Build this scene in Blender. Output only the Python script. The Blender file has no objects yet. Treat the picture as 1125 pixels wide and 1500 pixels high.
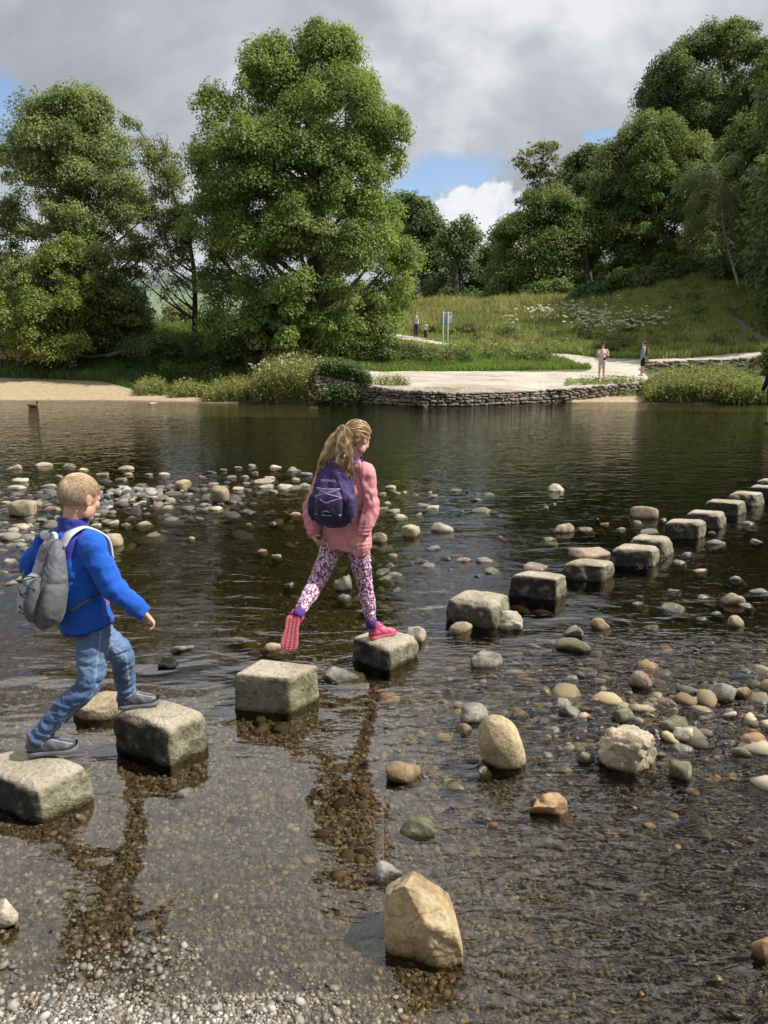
import bpy, bmesh, math, random
import numpy as np
from mathutils import Vector, Matrix

SC = bpy.context.scene
COL = SC.collection
rng = np.random.default_rng(7)
random.seed(7)
V3 = lambda *a: np.array(a, float)

# ------------------------------------------------------------------ camera model (metres; photograph grid 1125 x 1500)
CAMH, PITCH, FPX = 2.1, math.radians(12.0), 1083.0
CP, SP = math.cos(PITCH), math.sin(PITCH)
def slope(py):
    v = (750.0 - py) / FPX
    return (v * CP - SP) / (CP + v * SP)
def P(px, py, z):                      # point at height z seen at a place of the survey grid
    v = (750.0 - py) / FPX
    t = (z - CAMH) / (v * CP - SP)
    return np.array([(px - 562.5) / FPX * t, (CP + v * SP) * t, z])
def J(px, py, Y):                      # point at distance Y
    v = (750.0 - py) / FPX
    t = Y / (CP + v * SP)
    return np.array([(px - 562.5) / FPX * t, Y, CAMH + (v * CP - SP) * t])
def toPix(X, Y, Z):
    yc = -(Z - CAMH) * SP + Y * CP; up = (Z - CAMH) * CP + Y * SP
    return 562.5 + FPX * X / yc, 750 - FPX * up / yc

# ------------------------------------------------------------------ noise
def _h(ix, iy, iz, s):
    n = (ix * 374761393 + iy * 668265263 + iz * 2147483647 + s * 1274126177) & 0xffffffff
    n = ((n ^ (n >> 13)) * 1274126177) & 0xffffffff
    n = (n ^ (n >> 16)) & 0xffffffff
    return n.astype(float) / 4294967295.0
def vnoise(p, s=0):
    p = np.asarray(p, float)
    i = np.floor(p).astype(np.int64); f = p - i; f = f * f * (3 - 2 * f)
    r = 0
    for dx in (0, 1):
        for dy in (0, 1):
            for dz in (0, 1):
                w = (f[:, 0] if dx else 1 - f[:, 0]) * (f[:, 1] if dy else 1 - f[:, 1]) * (f[:, 2] if dz else 1 - f[:, 2])
                r = r + w * _h(i[:, 0] + dx, i[:, 1] + dy, i[:, 2] + dz, s)
    return r
def fbm(p, o=4, s=0, g=.5):
    a, t, n = 1.0, 0.0, 0.0
    p = np.asarray(p, float)
    for k in range(o):
        t = t + a * vnoise(p * 2 ** k + 17.3 * k, s + k); n += a; a *= g
    return t / n

# ------------------------------------------------------------------ object helpers
def tag(o, label=None, cat=None, group=None, kind=None):
    if label: o['label'] = label
    if cat: o['category'] = cat
    if group: o['group'] = group
    if kind: o['kind'] = kind
    return o
def empty(name, loc, label=None, cat=None, group=None):
    o = bpy.data.objects.new(name, None); COL.objects.link(o)
    o.location = loc; o.empty_display_size = .1
    return tag(o, label, cat, group)
def mesh_quick(name, Vs, F, col=None, smooth=False):
    """F: (n,k) int array or a list of faces"""
    me = bpy.data.meshes.new(name)
    Vs = np.asarray(Vs, np.float32)
    if isinstance(F, np.ndarray):
        n, k = F.shape
        me.vertices.add(len(Vs)); me.vertices.foreach_set('co', Vs.ravel())
        me.loops.add(n * k); me.loops.foreach_set('vertex_index', F.astype(np.int32).ravel())
        me.polygons.add(n)
        me.polygons.foreach_set('loop_start', np.arange(0, n * k, k, dtype=np.int32))
        me.update(calc_edges=True)
    else:
        me.from_pydata([tuple(map(float, v)) for v in Vs], [], [tuple(map(int, f)) for f in F])
        me.update()
    if smooth:
        me.polygons.foreach_set('use_smooth', np.ones(len(me.polygons), bool))
    if col is not None:
        setcol(me, col)
    return me
def setcol(me, col, name='Col'):
    a = me.color_attributes.new(name, 'FLOAT_COLOR', 'POINT')
    c = np.ones((len(me.vertices), 4), np.float32); c[:, :col.shape[1]] = col
    a.data.foreach_set('color', c.ravel())
def link(name, me, m, parent=None, loc=None):
    o = bpy.data.objects.new(name, me); COL.objects.link(o)
    if m is not None: me.materials.append(m)
    if parent is not None: o.parent = parent
    if loc is not None: o.location = loc
    return o
def obj(name, Vs, F, m, parent=None, origin=(0, 0, 0), col=None, smooth=True):
    """vertices in world metres; origin = where the thing (or its parent Empty) stands"""
    Vs = np.asarray(Vs, float) - np.asarray(origin, float)
    me = mesh_quick(name, Vs, F, col, smooth)
    return link(name, me, m, parent, None if parent is not None else tuple(origin))
def mverts(me):
    a = np.empty(len(me.vertices) * 3, np.float32); me.vertices.foreach_get('co', a); return a.reshape(-1, 3).astype(float)
def mnorms(me):
    a = np.empty(len(me.vertices) * 3, np.float32); me.vertices.foreach_get('normal', a); return a.reshape(-1, 3).astype(float)
def unit(v):
    v = np.asarray(v, float); return v / (np.linalg.norm(v) + 1e-12)
def unitn(v): return v / (np.linalg.norm(v, axis=1, keepdims=True) + 1e-12)

def ico(sub):
    bm = bmesh.new(); bmesh.ops.create_icosphere(bm, subdivisions=sub, radius=1.0)
    v = np.array([x.co[:] for x in bm.verts]); f = np.array([[q.index for q in x.verts] for x in bm.faces]); bm.free()
    return v, f
ICO = {k: ico(k) for k in (1, 2, 3, 4, 5)}

def spline(pts, k):
    """Catmull-Rom resample of rows (any dimension)"""
    p = np.asarray(pts, float)
    if len(p) < 3: 
        t = np.linspace(0, 1, k + 1)[:, None]; return p[0] * (1 - t) + p[-1] * t
    q = np.vstack([2 * p[0] - p[1], p, 2 * p[-1] - p[-2]]); out = []
    for i in range(1, len(q) - 2):
        for j in range(k):
            t = j / k
            out.append(.5 * ((2 * q[i]) + (-q[i - 1] + q[i + 1]) * t + (2 * q[i - 1] - 5 * q[i] + 4 * q[i + 1] - q[i + 2]) * t * t
                             + (-q[i - 1] + 3 * q[i] - 3 * q[i + 1] + q[i + 2]) * t ** 3))
    out.append(p[-1]); return np.array(out)

class Geo:
    """collects closed shapes; .mesh() as they are, .skin() grown together into one continuous surface"""
    def __init__(s): s.V = []; s.F = []; s.n = 0
    def add(s, V, F):
        V = np.asarray(V, float); s.V.append(V); s.F += [tuple(int(i) + s.n for i in f) for f in F]; s.n += len(V); return s
    def loft(s, pts, rad, side=(1, 0, 0), n=16, k=4, cap=True, sq=2.0):
        pts = np.asarray(pts, float); rad = [(r, r) if np.isscalar(r) else r for r in rad]
        q = spline(np.hstack([pts, np.asarray(rad, float)]), k)
        c, r = q[:, :3], np.maximum(q[:, 3:], 1e-4)
        T = unitn(np.gradient(c, axis=0)); rows = []
        sd = unit(side)
        for i in range(len(c)):
            a = sd - T[i] * np.dot(sd, T[i])
            if np.linalg.norm(a) < 1e-3: a = np.cross(T[i], (0.1, .9, .3))
            a = unit(a); b = np.cross(T[i], a)
            th = np.arange(n) * 2 * math.pi / n; cs, sn = np.cos(th), np.sin(th)
            cs = np.sign(cs) * np.abs(cs) ** (2 / sq); sn = np.sign(sn) * np.abs(sn) ** (2 / sq)
            rows.append(c[i] + np.outer(cs * r[i, 0], a) + np.outer(sn * r[i, 1], b))
        m = len(rows); V = np.vstack(rows); F = []
        for i in range(m - 1):
            for j in range(n):
                F.append((i * n + j, i * n + (j + 1) % n, (i + 1) * n + (j + 1) % n, (i + 1) * n + j))
        if cap:
            V = np.vstack([V, c[0], c[-1]]); a, b = m * n, m * n + 1
            for j in range(n):
                F.append((a, (j + 1) % n, j)); F.append((b, (m - 1) * n + j, (m - 1) * n + (j + 1) % n))
        return s.add(V, F)
    def ball(s, c, r, axes=None, sub=3, sq=None):
        v, f = ICO[sub]; v = v.copy()
        if sq: v = np.sign(v) * np.abs(v) ** sq; 
        v = v * np.asarray(r if not np.isscalar(r) else (r, r, r), float)
        if axes is not None: v = v @ np.array([unit(a) for a in axes])
        return s.add(v + np.asarray(c, float), f)
    def box(s, c, h, axes=((1, 0, 0), (0, 1, 0), (0, 0, 1)), bev=0.0):
        A = np.array([unit(a) for a in axes]); h = np.asarray(h, float)
        if bev <= 0:
            V = [np.array([x, y, z]) * h for x in (-1, 1) for y in (-1, 1) for z in (-1, 1)]
            F = [(0, 1, 3, 2), (4, 6, 7, 5), (0, 4, 5, 1), (2, 3, 7, 6), (0, 2, 6, 4), (1, 5, 7, 3)]
            return s.add(np.array(V) @ A + np.asarray(c, float), F)
        bm = bmesh.new(); bmesh.ops.create_cube(bm, size=2.0)
        for v in bm.verts: v.co = Vector((v.co.x * h[0], v.co.y * h[1], v.co.z * h[2]))
        bmesh.ops.bevel(bm, geom=bm.edges[:], offset=bev, segments=2, profile=.6, affect='EDGES')
        bm.verts.ensure_lookup_table(); V = np.array([v.co[:] for v in bm.verts]); F = [[v.index for v in f.verts] for f in bm.faces]; bm.free()
        return s.add(V @ A + np.asarray(c, float), F)
    def mesh(s, name='m'):
        return mesh_quick(name, np.vstack(s.V), s.F)
    def make(s, name, m, parent=None, origin=(0, 0, 0), smooth=True, col=None):
        return obj(name, np.vstack(s.V), s.F, m, parent, origin, col, smooth)
    def skin(s, name, voxel, m, parent=None, origin=(0, 0, 0), smooth=3, disp=None, colf=None, keep=None, fac=.5):
        me = s.mesh(name)
        t = bpy.data.objects.new('tmp', me); COL.objects.link(t)
        r = t.modifiers.new('r', 'REMESH'); r.mode = 'VOXEL'; r.voxel_size = voxel; r.use_smooth_shade = True
        if smooth:
            q = t.modifiers.new('s', 'SMOOTH'); q.iterations = smooth; q.factor = fac
        dg = bpy.context.evaluated_depsgraph_get(); dg.update()
        out = bpy.data.meshes.new_from_object(t.evaluated_get(dg))
        bpy.data.objects.remove(t); bpy.data.meshes.remove(me)
        v = mverts(out)
        if keep is not None:
            bm = bmesh.new(); bm.from_mesh(out); bm.verts.ensure_lookup_table()
            k = keep(v); bmesh.ops.delete(bm, geom=[bm.verts[i] for i in np.nonzero(~k)[0]], context='VERTS')
            bm.to_mesh(out); bm.free(); v = mverts(out)
        if disp is not None:
            v = v + mnorms(out) * disp(v)[:, None]
        if colf is not None: setcol(out, colf(v))
        out.vertices.foreach_set('co', (v - np.asarray(origin, float)).astype(np.float32).ravel())
        out.polygons.foreach_set('use_smooth', np.ones(len(out.polygons), bool))
        out.update(); out.name = name
        return link(name, out, m, parent, None if parent is not None else tuple(origin))

def copy_thing(root, loc, rotz=None, label=None):
    r = root.copy(); COL.objects.link(r); r.location = loc
    if rotz is not None: r.rotation_euler[2] = rotz
    if label: r['label'] = label
    for ch in list(root.children):
        c = ch.copy(); COL.objects.link(c); c.parent = r
        for g in ch.children:
            d = g.copy(); COL.objects.link(d); d.parent = c
    return r

# ------------------------------------------------------------------ materials
class M:
    def __init__(s, name, bsdf=True):
        s.m = bpy.data.materials.new(name); s.m.use_nodes = True; s.t = s.m.node_tree; s.t.nodes.clear()
        s.out = s.t.nodes.new('ShaderNodeOutputMaterial')
        if bsdf:
            s.b = s.t.nodes.new('ShaderNodeBsdfPrincipled'); s.t.links.new(s.b.outputs[0], s.out.inputs[0])
    def n(s, ty, ins=None, **kw):
        nd = s.t.nodes.new('ShaderNode' + ty)
        for k, v in kw.items(): setattr(nd, k, v)
        for k, v in (ins or {}).items(): s.set(nd.inputs[k], v)
        return nd
    def set(s, inp, v):
        if isinstance(v, bpy.types.NodeSocket): s.t.links.new(v, inp)
        elif isinstance(v, bpy.types.Node): s.t.links.new(v.outputs[0], inp)
        elif isinstance(v, (tuple, list)) and len(v) == 3 and inp.type == 'RGBA': inp.default_value = (*v, 1)
        else: inp.default_value = v
    def p(s, **kw):
        for k, v in kw.items(): s.set(s.b.inputs[k.replace('_', ' ')], v)
        return s
    def math(s, op, a, b=0.0, clamp=False):
        return s.n('Math', {0: a, 1: b}, operation=op, use_clamp=clamp).outputs[0]
    def mix(s, f, a, b, bt='MIX'):
        x = s.n('Mix', None, data_type='RGBA', blend_type=bt); x.clamp_factor = True
        s.set(x.inputs[0], f); s.set(x.inputs[6], a); s.set(x.inputs[7], b); return x.outputs[2]
    def ramp(s, f, stops, interp='LINEAR'):
        r = s.n('ValToRGB'); s.set(r.inputs[0], f); e = r.color_ramp.elements; r.color_ramp.interpolation = interp
        while len(e) < len(stops): e.new(.5)
        for q, (p_, c) in zip(e, stops):
            q.position = p_; q.color = (*c, 1) if not np.isscalar(c) else (c, c, c, 1)
        return r.outputs[0]
    def noise(s, scale, detail=3, rough=.55, vec=None, dist=0.0):
        nn = s.n('TexNoise', {'Scale': scale, 'Detail': detail, 'Roughness': rough, 'Distortion': dist})
        if vec is not None: s.set(nn.inputs['Vector'], vec)
        return nn.outputs[0]
    def objc(s): return s.n('TexCoord').outputs['Object']
    def pos(s): return s.n('NewGeometry').outputs['Position']
    def sep(s, v): return s.n('SeparateXYZ', {0: v}).outputs
    def scale(s, v, sc):
        x = s.n('Mapping', {'Vector': v}); x.inputs['Scale'].default_value = sc; return x.outputs[0]
    def bump(s, h, dist=.01, strength=1.0):
        b = s.n('Bump', {'Height': h, 'Distance': dist, 'Strength': strength}); return b.outputs[0]
    def attr(s, name='Col'): return s.n('Attribute', None, attribute_name=name).outputs['Color']

def simple(name, c, rough=.8, var=.15, scale=20, bump=0.0, spec=.3, metal=0.0, sheen=0.0):
    m = M(name); v = m.noise(scale, 4, vec=m.objc())
    m.p(Base_Color=m.mix(v, tuple(x * (1 - var * 1.6) for x in c), tuple(min(1, x * (1 + var)) for x in c)), Roughness=rough, Metallic=metal)
    m.b.inputs['Specular IOR Level'].default_value = spec
    if sheen: m.b.inputs['Sheen Weight'].default_value = sheen
    if bump: m.p(Normal=m.bump(m.noise(scale * 4, 3, vec=m.objc()), bump))
    return m.m

def leaf_mat(name, trans=.35, rough=.5, tint=(1.2, 1.25, .75)):
    m = M(name, False); c = m.attr()
    d = m.n('BsdfPrincipled', {'Base Color': c, 'Roughness': rough}); d.inputs['Specular IOR Level'].default_value = .2
    t = m.n('BsdfTranslucent', {'Color': m.mix(1.0, c, tint, 'MULTIPLY')})
    x = m.n('MixShader', {0: trans, 1: d, 2: t}); m.t.links.new(x.outputs[0], m.out.inputs[0]); return m.m
LEAF = leaf_mat('leaf', .38, .62); GRASSM = leaf_mat('grass_blade', .3, .6)

def bark_mat(name, c, scale=6):
    m = M(name); o = m.scale(m.pos(), (1, 1, .25)); v = m.noise(scale, 5, .65, o)
    m.p(Base_Color=m.ramp(v, [(.3, tuple(x * .45 for x in c)), (.7, c)]), Roughness=.9, Normal=m.bump(v, .04)); return m.m
BARK = bark_mat('bark', (.13, .105, .08)); BARKD = bark_mat('bark_dark', (.07, .055, .04))
def birch():
    m = M('birch_bark'); v = m.noise(5, 4, .6, m.scale(m.pos(), (1, 1, 3)))
    m.p(Base_Color=m.ramp(v, [(.4, (.1, .09, .08)), (.5, (.55, .52, .47))]), Roughness=.7); return m.m
BIRCH = birch()

def stone_mat():
    """river stone: colour of the object x mottling; wet band at the water line"""
    m = M('river_stone'); info = m.n('ObjectInfo'); c = info.outputs['Color']; o = m.objc()
    rnd = info.outputs['Random']
    sh = m.n('VectorMath', {0: o, 1: m.n('CombineXYZ', {0: m.math('MULTIPLY', rnd, 40.0), 1: rnd, 2: 0.0}).outputs[0]}, operation='ADD').outputs[0]
    a = m.noise(7, 5, .6, sh); f = m.noise(60, 3, .6, sh); blot = m.noise(16, 3, .5, sh)
    col = m.mix(m.ramp(a, [(.3, 0.0), (.7, 1.0)]), m.mix(1.0, c, (.46, .44, .39), 'MULTIPLY'), m.mix(1.0, c, (1.12, 1.1, 1.05), 'MULTIPLY'))
    col = m.mix(m.math('MULTIPLY', m.ramp(f, [(.45, 0.0), (.68, 1.0)]), .6), col, m.mix(1.0, col, (.45, .42, .38), 'MULTIPLY'))
    col = m.mix(m.math('MULTIPLY', m.ramp(blot, [(.58, 0.0), (.66, 1.0)]), .35), col, (.36, .36, .28))
    z = m.sep(m.pos())[2]
    wet = m.ramp(m.math('ADD', m.math('MULTIPLY', z, 12.0), m.math('MULTIPLY', a, .5)), [(.30, 1.0), (.62, 0.0)])
    col2 = m.mix(wet, col, m.mix(1.0, col, (.30, .28, .2), 'MULTIPLY'))
    under = m.math('GREATER_THAN', z, -.001)
    m.p(Base_Color=col2, Roughness=m.n('MapRange', {0: m.math('MULTIPLY', wet, under), 3: .85, 4: .25}).outputs[0], Specular_IOR_Level=m.math('MULTIPLY', under, .5), Normal=m.bump(m.math('ADD', m.math('MULTIPLY', f, .45), a), .012))
    return m.m
STONE = stone_mat()

def step_mat():
    """stepping stones: clean worn tops, stained and algae-covered flanks (attribute Col: r = top, g = dark stain with painted shade, b = green)"""
    m = M('stepping_stone'); s = m.sep(m.attr()); o = m.pos()
    a = m.noise(3.5, 5, .6, o); f = m.noise(45, 4, .65, o); g = m.noise(14, 4, .6, o)
    top = m.ramp(a, [(.3, (.25, .205, .145)), (.5, (.37, .325, .245)), (.7, (.46, .415, .33))])
    top = m.mix(m.ramp(g, [(.52, 0.0), (.64, .6)]), top, (.27, .22, .155))
    side = m.ramp(g, [(.3, (.10, .085, .06)), (.5, (.20, .18, .125)), (.7, (.34, .31, .235))])
    green = m.ramp(g, [(.28, (.07, .068, .035)), (.5, (.20, .19, .105)), (.72, (.34, .32, .21))])
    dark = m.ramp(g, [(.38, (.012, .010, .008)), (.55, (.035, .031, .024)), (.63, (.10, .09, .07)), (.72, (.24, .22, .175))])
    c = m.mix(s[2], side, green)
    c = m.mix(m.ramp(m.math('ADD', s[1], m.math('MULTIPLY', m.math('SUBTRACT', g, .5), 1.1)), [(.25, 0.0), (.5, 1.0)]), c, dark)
    c = m.mix(s[0], c, top)
    c = m.mix(m.ramp(f, [(.5, 0.0), (.68, .55)]), c, m.mix(1.0, c, (.34, .31, .26), 'MULTIPLY'))
    z = m.sep(o)[2]
    wet = m.ramp(m.math('ADD', m.math('MULTIPLY', z, 14.0), m.math('MULTIPLY', g, .7)), [(.45, 1.0), (.95, 0.0)])
    c = m.mix(wet, c, m.mix(1.0, c, (.28, .25, .16), 'MULTIPLY'))
    under = m.math('GREATER_THAN', z, -.001)
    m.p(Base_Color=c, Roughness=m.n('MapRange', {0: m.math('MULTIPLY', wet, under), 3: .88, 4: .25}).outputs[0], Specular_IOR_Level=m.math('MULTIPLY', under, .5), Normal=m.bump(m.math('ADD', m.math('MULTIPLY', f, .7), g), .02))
    return m.m
STEP = step_mat()
# ------------------------------------------------------------------ terrain of the far bank, surveyed as rows of heights
TY = np.array([33, 34.5, 36, 38, 38.9, 39.15, 41, 43, 46, 51, 60, 80, 120.])
TAB = {
 -900: (592, 586, 578, 566, 562, 561, 552, 540, 500, 486, 482, 480, 478),
 0:   (593, 588, 580, 567, 562, 561, 553, 541, 500, 486, 482, 480, 478),
 130: (593, 588, 580, 567, 562, 561, 553, 541, 500, 486, 482, 480, 478),
 200: (592, 587, 580, 570, 563, 562, 553, 538, 500, 484, 480, 478, 476),
 260: (592, 586, 579, 571, 564, 563, 552, 537, 502, 485, 480, 478, 476),
 330: (591, 585, 577, 570, 563, 562, 548, 530, 508, 488, 480, 476, 474),
 400: (591, 584, 574, 560, 553, 552, 540, 526, 508, 490, 478, 470, 465),
 470: (591, 572, 556, 547, 544, 543, 537, 527, 510, 489, 470, 458, 450),
 560: (591, 575, 560, 550, 547, 546, 540, 528, 512, 490, 466, 452, 448),
 650: (591, 575, 560, 549, 546, 545, 540, 527, 513, 498, 452, 440, 436),
 700: (591, 575, 560, 548, 545, 544, 540, 528, 514, 496, 452, 446, 445),
 780: (591, 574, 560, 547, 544, 543, 539, 527, 513, 490, 448, 442, 440),
 850: (590, 574, 560, 547, 543, 542, 535, 525, 507, 480, 442, 440, 438),
 900: (590, 578, 562, 548, 543, 542, 533, 523, 504, 473, 434, 430, 428),
 944: (591, 580, 564, 551, 544, 543, 529, 519, 500, 468, 424, 418, 415),
 950: (591, 579, 566, 553, 548, 528, 525, 518, 500, 468, 423, 417, 414),
 1000: (591, 579, 566, 552, 547, 527, 522, 514, 495, 462, 412, 404, 400),
 1060: (591, 578, 565, 550, 545, 525, 519, 511, 490, 455, 402, 390, 384),
 1118: (591, 577, 563, 550, 545, 518, 514, 507, 485, 450, 400, 378, 365),
 1300: (591, 575, 560, 550, 546, 530, 515, 500, 475, 430, 350, 300, 270),
 1900: (591, 570, 560, 550, 540, 535, 510, 490, 460, 400, 300, 150, 60)}
TPX = np.array(sorted(TAB)); TROW = np.array([TAB[k] for k in TPX], float)
WALL = [(466, 591, 549), (500, 590.5, 557), (530, 591, 563), (570, 593, 569), (620, 596, 573), (680, 595.5, 575), (740, 593, 574.5), (800, 590, 572), (850, 581, 567.5), (900, 572, 564), (944, 566, 559)]
WPX = np.array([w[0] for w in WALL], float)
WY = np.array([P(w[0], w[1], 0.0)[1] if w[0] <= 800 else {850: 33.9, 900: 34.5, 944: 35.2}[w[0]] for w in WALL])
WT = np.array([w[2] for w in WALL], float)
def terr_py(px, Y):
    px = np.asarray(px, float); Y = np.asarray(Y, float)
    i = np.clip(np.searchsorted(TPX, px) - 1, 0, len(TPX) - 2); f = np.clip((px - TPX[i]) / (TPX[i + 1] - TPX[i]), 0, 1)
    j = np.clip(np.searchsorted(TY, Y) - 1, 0, len(TY) - 2); g = np.clip((Y - TY[j]) / (TY[j + 1] - TY[j]), 0, 1)
    T = TROW
    a = T[i, j] * (1 - f) * (1 - g) + T[i + 1, j] * f * (1 - g) + T[i, j + 1] * (1 - f) * g + T[i + 1, j + 1] * f * g
    # behind the quay wall
    inw = (px >= 466) & (px <= 944); yw = np.interp(px, WPX, WY); wt = np.interp(px, WPX, WT)
    at38 = T[i, 3] * (1 - f) + T[i + 1, 3] * f
    h = wt + (at38 - wt) * np.clip((Y - yw) / (38 - yw), 0, 1)
    front = np.where(px > 835, 592 - (Y - 33) * 7.5, 640.0)
    a = np.where(inw & (Y < 38), np.where(Y > yw + .12, h, front), a)
    return a
def slope_a(py):
    v = (750.0 - py) / FPX; return (v * CP - SP) / (CP + v * SP), CP + v * SP
def terr(px, Y, bump=1.0):
    px = np.atleast_1d(np.asarray(px, float)); Y = np.atleast_1d(np.asarray(Y, float))
    px, Y = np.broadcast_arrays(px, Y)
    py = terr_py(px, Y); s, c = slope_a(py)
    X = (px - 562.5) / FPX * Y / c; Z = CAMH + s * Y
    if bump:
        n = fbm(np.stack([X * .35, Y * .35, 0 * X], 1), 3, 5) - .5
        amp = np.clip((Y - 39.5) / 6, 0, 1) * .45 * bump
        Z = Z + n * amp
    return np.stack([X, Y, Z], 1), py
def tpt(px, Y):
    return terr(px, Y)[0][0]
def inpoly(px, py, poly):
    r = np.zeros(len(px), bool); n = len(poly)
    for i in range(n):
        x1, y1 = poly[i]; x2, y2 = poly[(i + 1) % n]
        c = ((y1 > py) != (y2 > py)) & (px < (x2 - x1) * (py - y1) / ((y2 - y1) if y2 != y1 else 1e-9) + x1); r ^= c
    return r
LAND = [(455, 600), (455, 548), (500, 541), (560, 544), (700, 544), (850, 545), (864, 541), (830, 531), (782, 518), (795, 515), (880, 524), (945, 526), (1010, 524), (1118, 514), (1120, 523), (1040, 528), (946, 531), (946, 600)]
UPATH = [(498, 484), (560, 487), (600, 492), (640, 500), (676, 506), (640, 506.5), (590, 498.5), (540, 491.5), (498, 490)]
SAND = [(-900, 553), (0, 553), (80, 556), (150, 559), (200, 572), (262, 580), (345, 586), (345, 640), (-900, 640)]
SPIT = [(835, 596), (850, 574), (900, 566), (950, 566), (952, 596)]
STEPS = [(1040, 458), (1075, 462), (1128, 496), (1200, 520), (1200, 535), (1120, 512), (1085, 486)]

def pts_grid(xs, ys):
    nx, ny = len(xs), len(ys); i = np.arange(nx * ny).reshape(ny, nx)
    return np.stack([i[:-1, :-1], i[:-1, 1:], i[1:, 1:], i[1:, :-1]], -1).reshape(-1, 4)

def ground_mat():
    m = M('bank_ground'); s = m.sep(m.attr()); o = m.pos()
    a = m.noise(.5, 5, .6, o); b = m.noise(6, 4, .6, o); f = m.noise(40, 3, .6, o)
    path = m.ramp(m.math('ADD', m.math('MULTIPLY', a, .6), m.math('MULTIPLY', b, .4)), [(.35, (.33, .28, .21)), (.5, (.46, .415, .34)), (.65, (.55, .50, .42))])
    crack = m.ramp(m.noise(.9, 6, .75, m.scale(o, (.35, 1.5, 1))), [(.52, 0.0), (.60, .9)])
    path = m.mix(crack, path, (.25, .235, .15))
    sand = m.ramp(b, [(.3, (.29, .215, .13)), (.6, (.42, .33, .21)), (.8, (.48, .40, .28))])
    grass = m.ramp(b, [(.3, (.05, .06, .02)), (.6, (.10, .115, .04)), (.8, (.17, .15, .07))])
    rock = m.ramp(b, [(.35, (.08, .07, .055)), (.65, (.26, .24, .2))])
    c = m.mix(s[0], grass, path); c = m.mix(s[1], c, sand); c = m.mix(s[2], c, rock)
    z = m.sep(o)[2]; wet = m.ramp(m.math('ADD', m.math('MULTIPLY', z, 6.0), m.math('MULTIPLY', b, .6)), [(.35, 1.0), (.65, 0.0)])
    c = m.mix(wet, c, m.mix(1.0, c, (.35, .32, .28), 'MULTIPLY'))
    m.p(Base_Color=c, Roughness=.92, Normal=m.bump(m.math('ADD', b, m.math('MULTIPLY', f, .4)), .03)); return m.m
GM = ground_mat()

xs = np.concatenate([np.arange(-900, -60, 30), np.arange(-60, 1190, 2.5), np.arange(1190, 1900, 30)]).astype(float)
ys = np.concatenate([np.arange(31.5, 47, .12), np.arange(47, 62, .4), np.arange(62, 122, 2)])
gx, gy = np.meshgrid(xs, ys); gx = gx.ravel(); gy = gy.ravel()
pp, ppy = terr(gx, gy)
low = gy < 33
pp[low, 2] = np.minimum(pp[low, 2], -(33 - gy[low]) * .45)
ppx, ppy2 = toPix(pp[:, 0], pp[:, 1], pp[:, 2])
jx = ppx + (fbm(pp * .9, 3, 3) - .5) * 14; jy = ppy2 + (fbm(pp * .9, 3, 4) - .5) * 2.5
msk = np.stack([inpoly(jx, jy, LAND) | inpoly(jx, jy, UPATH), inpoly(jx, jy, SAND) | inpoly(jx, ppy2, SPIT), inpoly(jx, jy, STEPS)], 1).astype(float)
msk[:, 1] *= pp[:, 2] > -.02; BANK_MASK = msk
obj('far_bank', pp, pts_grid(xs, ys), GM, col=msk)['kind'] = 'structure'

# far valley floor and moorland hills (one sheet to the horizon)
def far_mat():
    m = M('far_land'); o = m.pos(); b = m.noise(.012, 5, .6, o); z = m.sep(o)[2]
    f = m.ramp(b, [(.35, (.045, .075, .045)), (.5, (.085, .13, .07)), (.62, (.13, .16, .09))])
    hazy_moor = m.ramp(b, [(.35, (.05, .065, .065)), (.65, (.085, .095, .085))])  # moorland colour muted blue-grey, distance haze painted in
    m.p(Base_Color=m.mix(m.ramp(m.math('MULTIPLY', z, .01), [(.55, 0.0), (.8, 1.0)]), f, hazy_moor), Roughness=.95); return m.m
az = np.radians(np.linspace(-75, 75, 240)); rr = np.array([100, 140, 200, 300, 450, 600, 750, 900, 1050, 1200, 1500, 2500.])
az2, rr2 = np.meshgrid(az, rr); az2 = az2.ravel(); rr2 = rr2.ravel()
hx, hy = rr2 * np.sin(az2), rr2 * np.cos(az2)
hn = fbm(np.stack([az2 * 4, rr2 * .002, 0 * az2], 1), 4, 9)
ridge = np.interp(rr2, [100, 300, 450, 900, 1050, 1200, 2500], [0, 0.02, .1, .85, 1.0, .95, .2])
hz = 3.2 + ridge * (105 + 50 * (hn - .5)) * np.interp(np.degrees(az2), [-75, -25, -8, 4, 14, 75], [1, 1.1, 1.05, .9, .95, 1.2]) + (fbm(np.stack([hx * .01, hy * .01, 0 * hx], 1), 3, 2) - .5) * 6 * (rr2 > 250)
hz[rr2 <= 140] -= 2.0
obj('far_hills', np.stack([hx, hy, hz], 1), pts_grid(az, rr), far_mat())['kind'] = 'structure'

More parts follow.
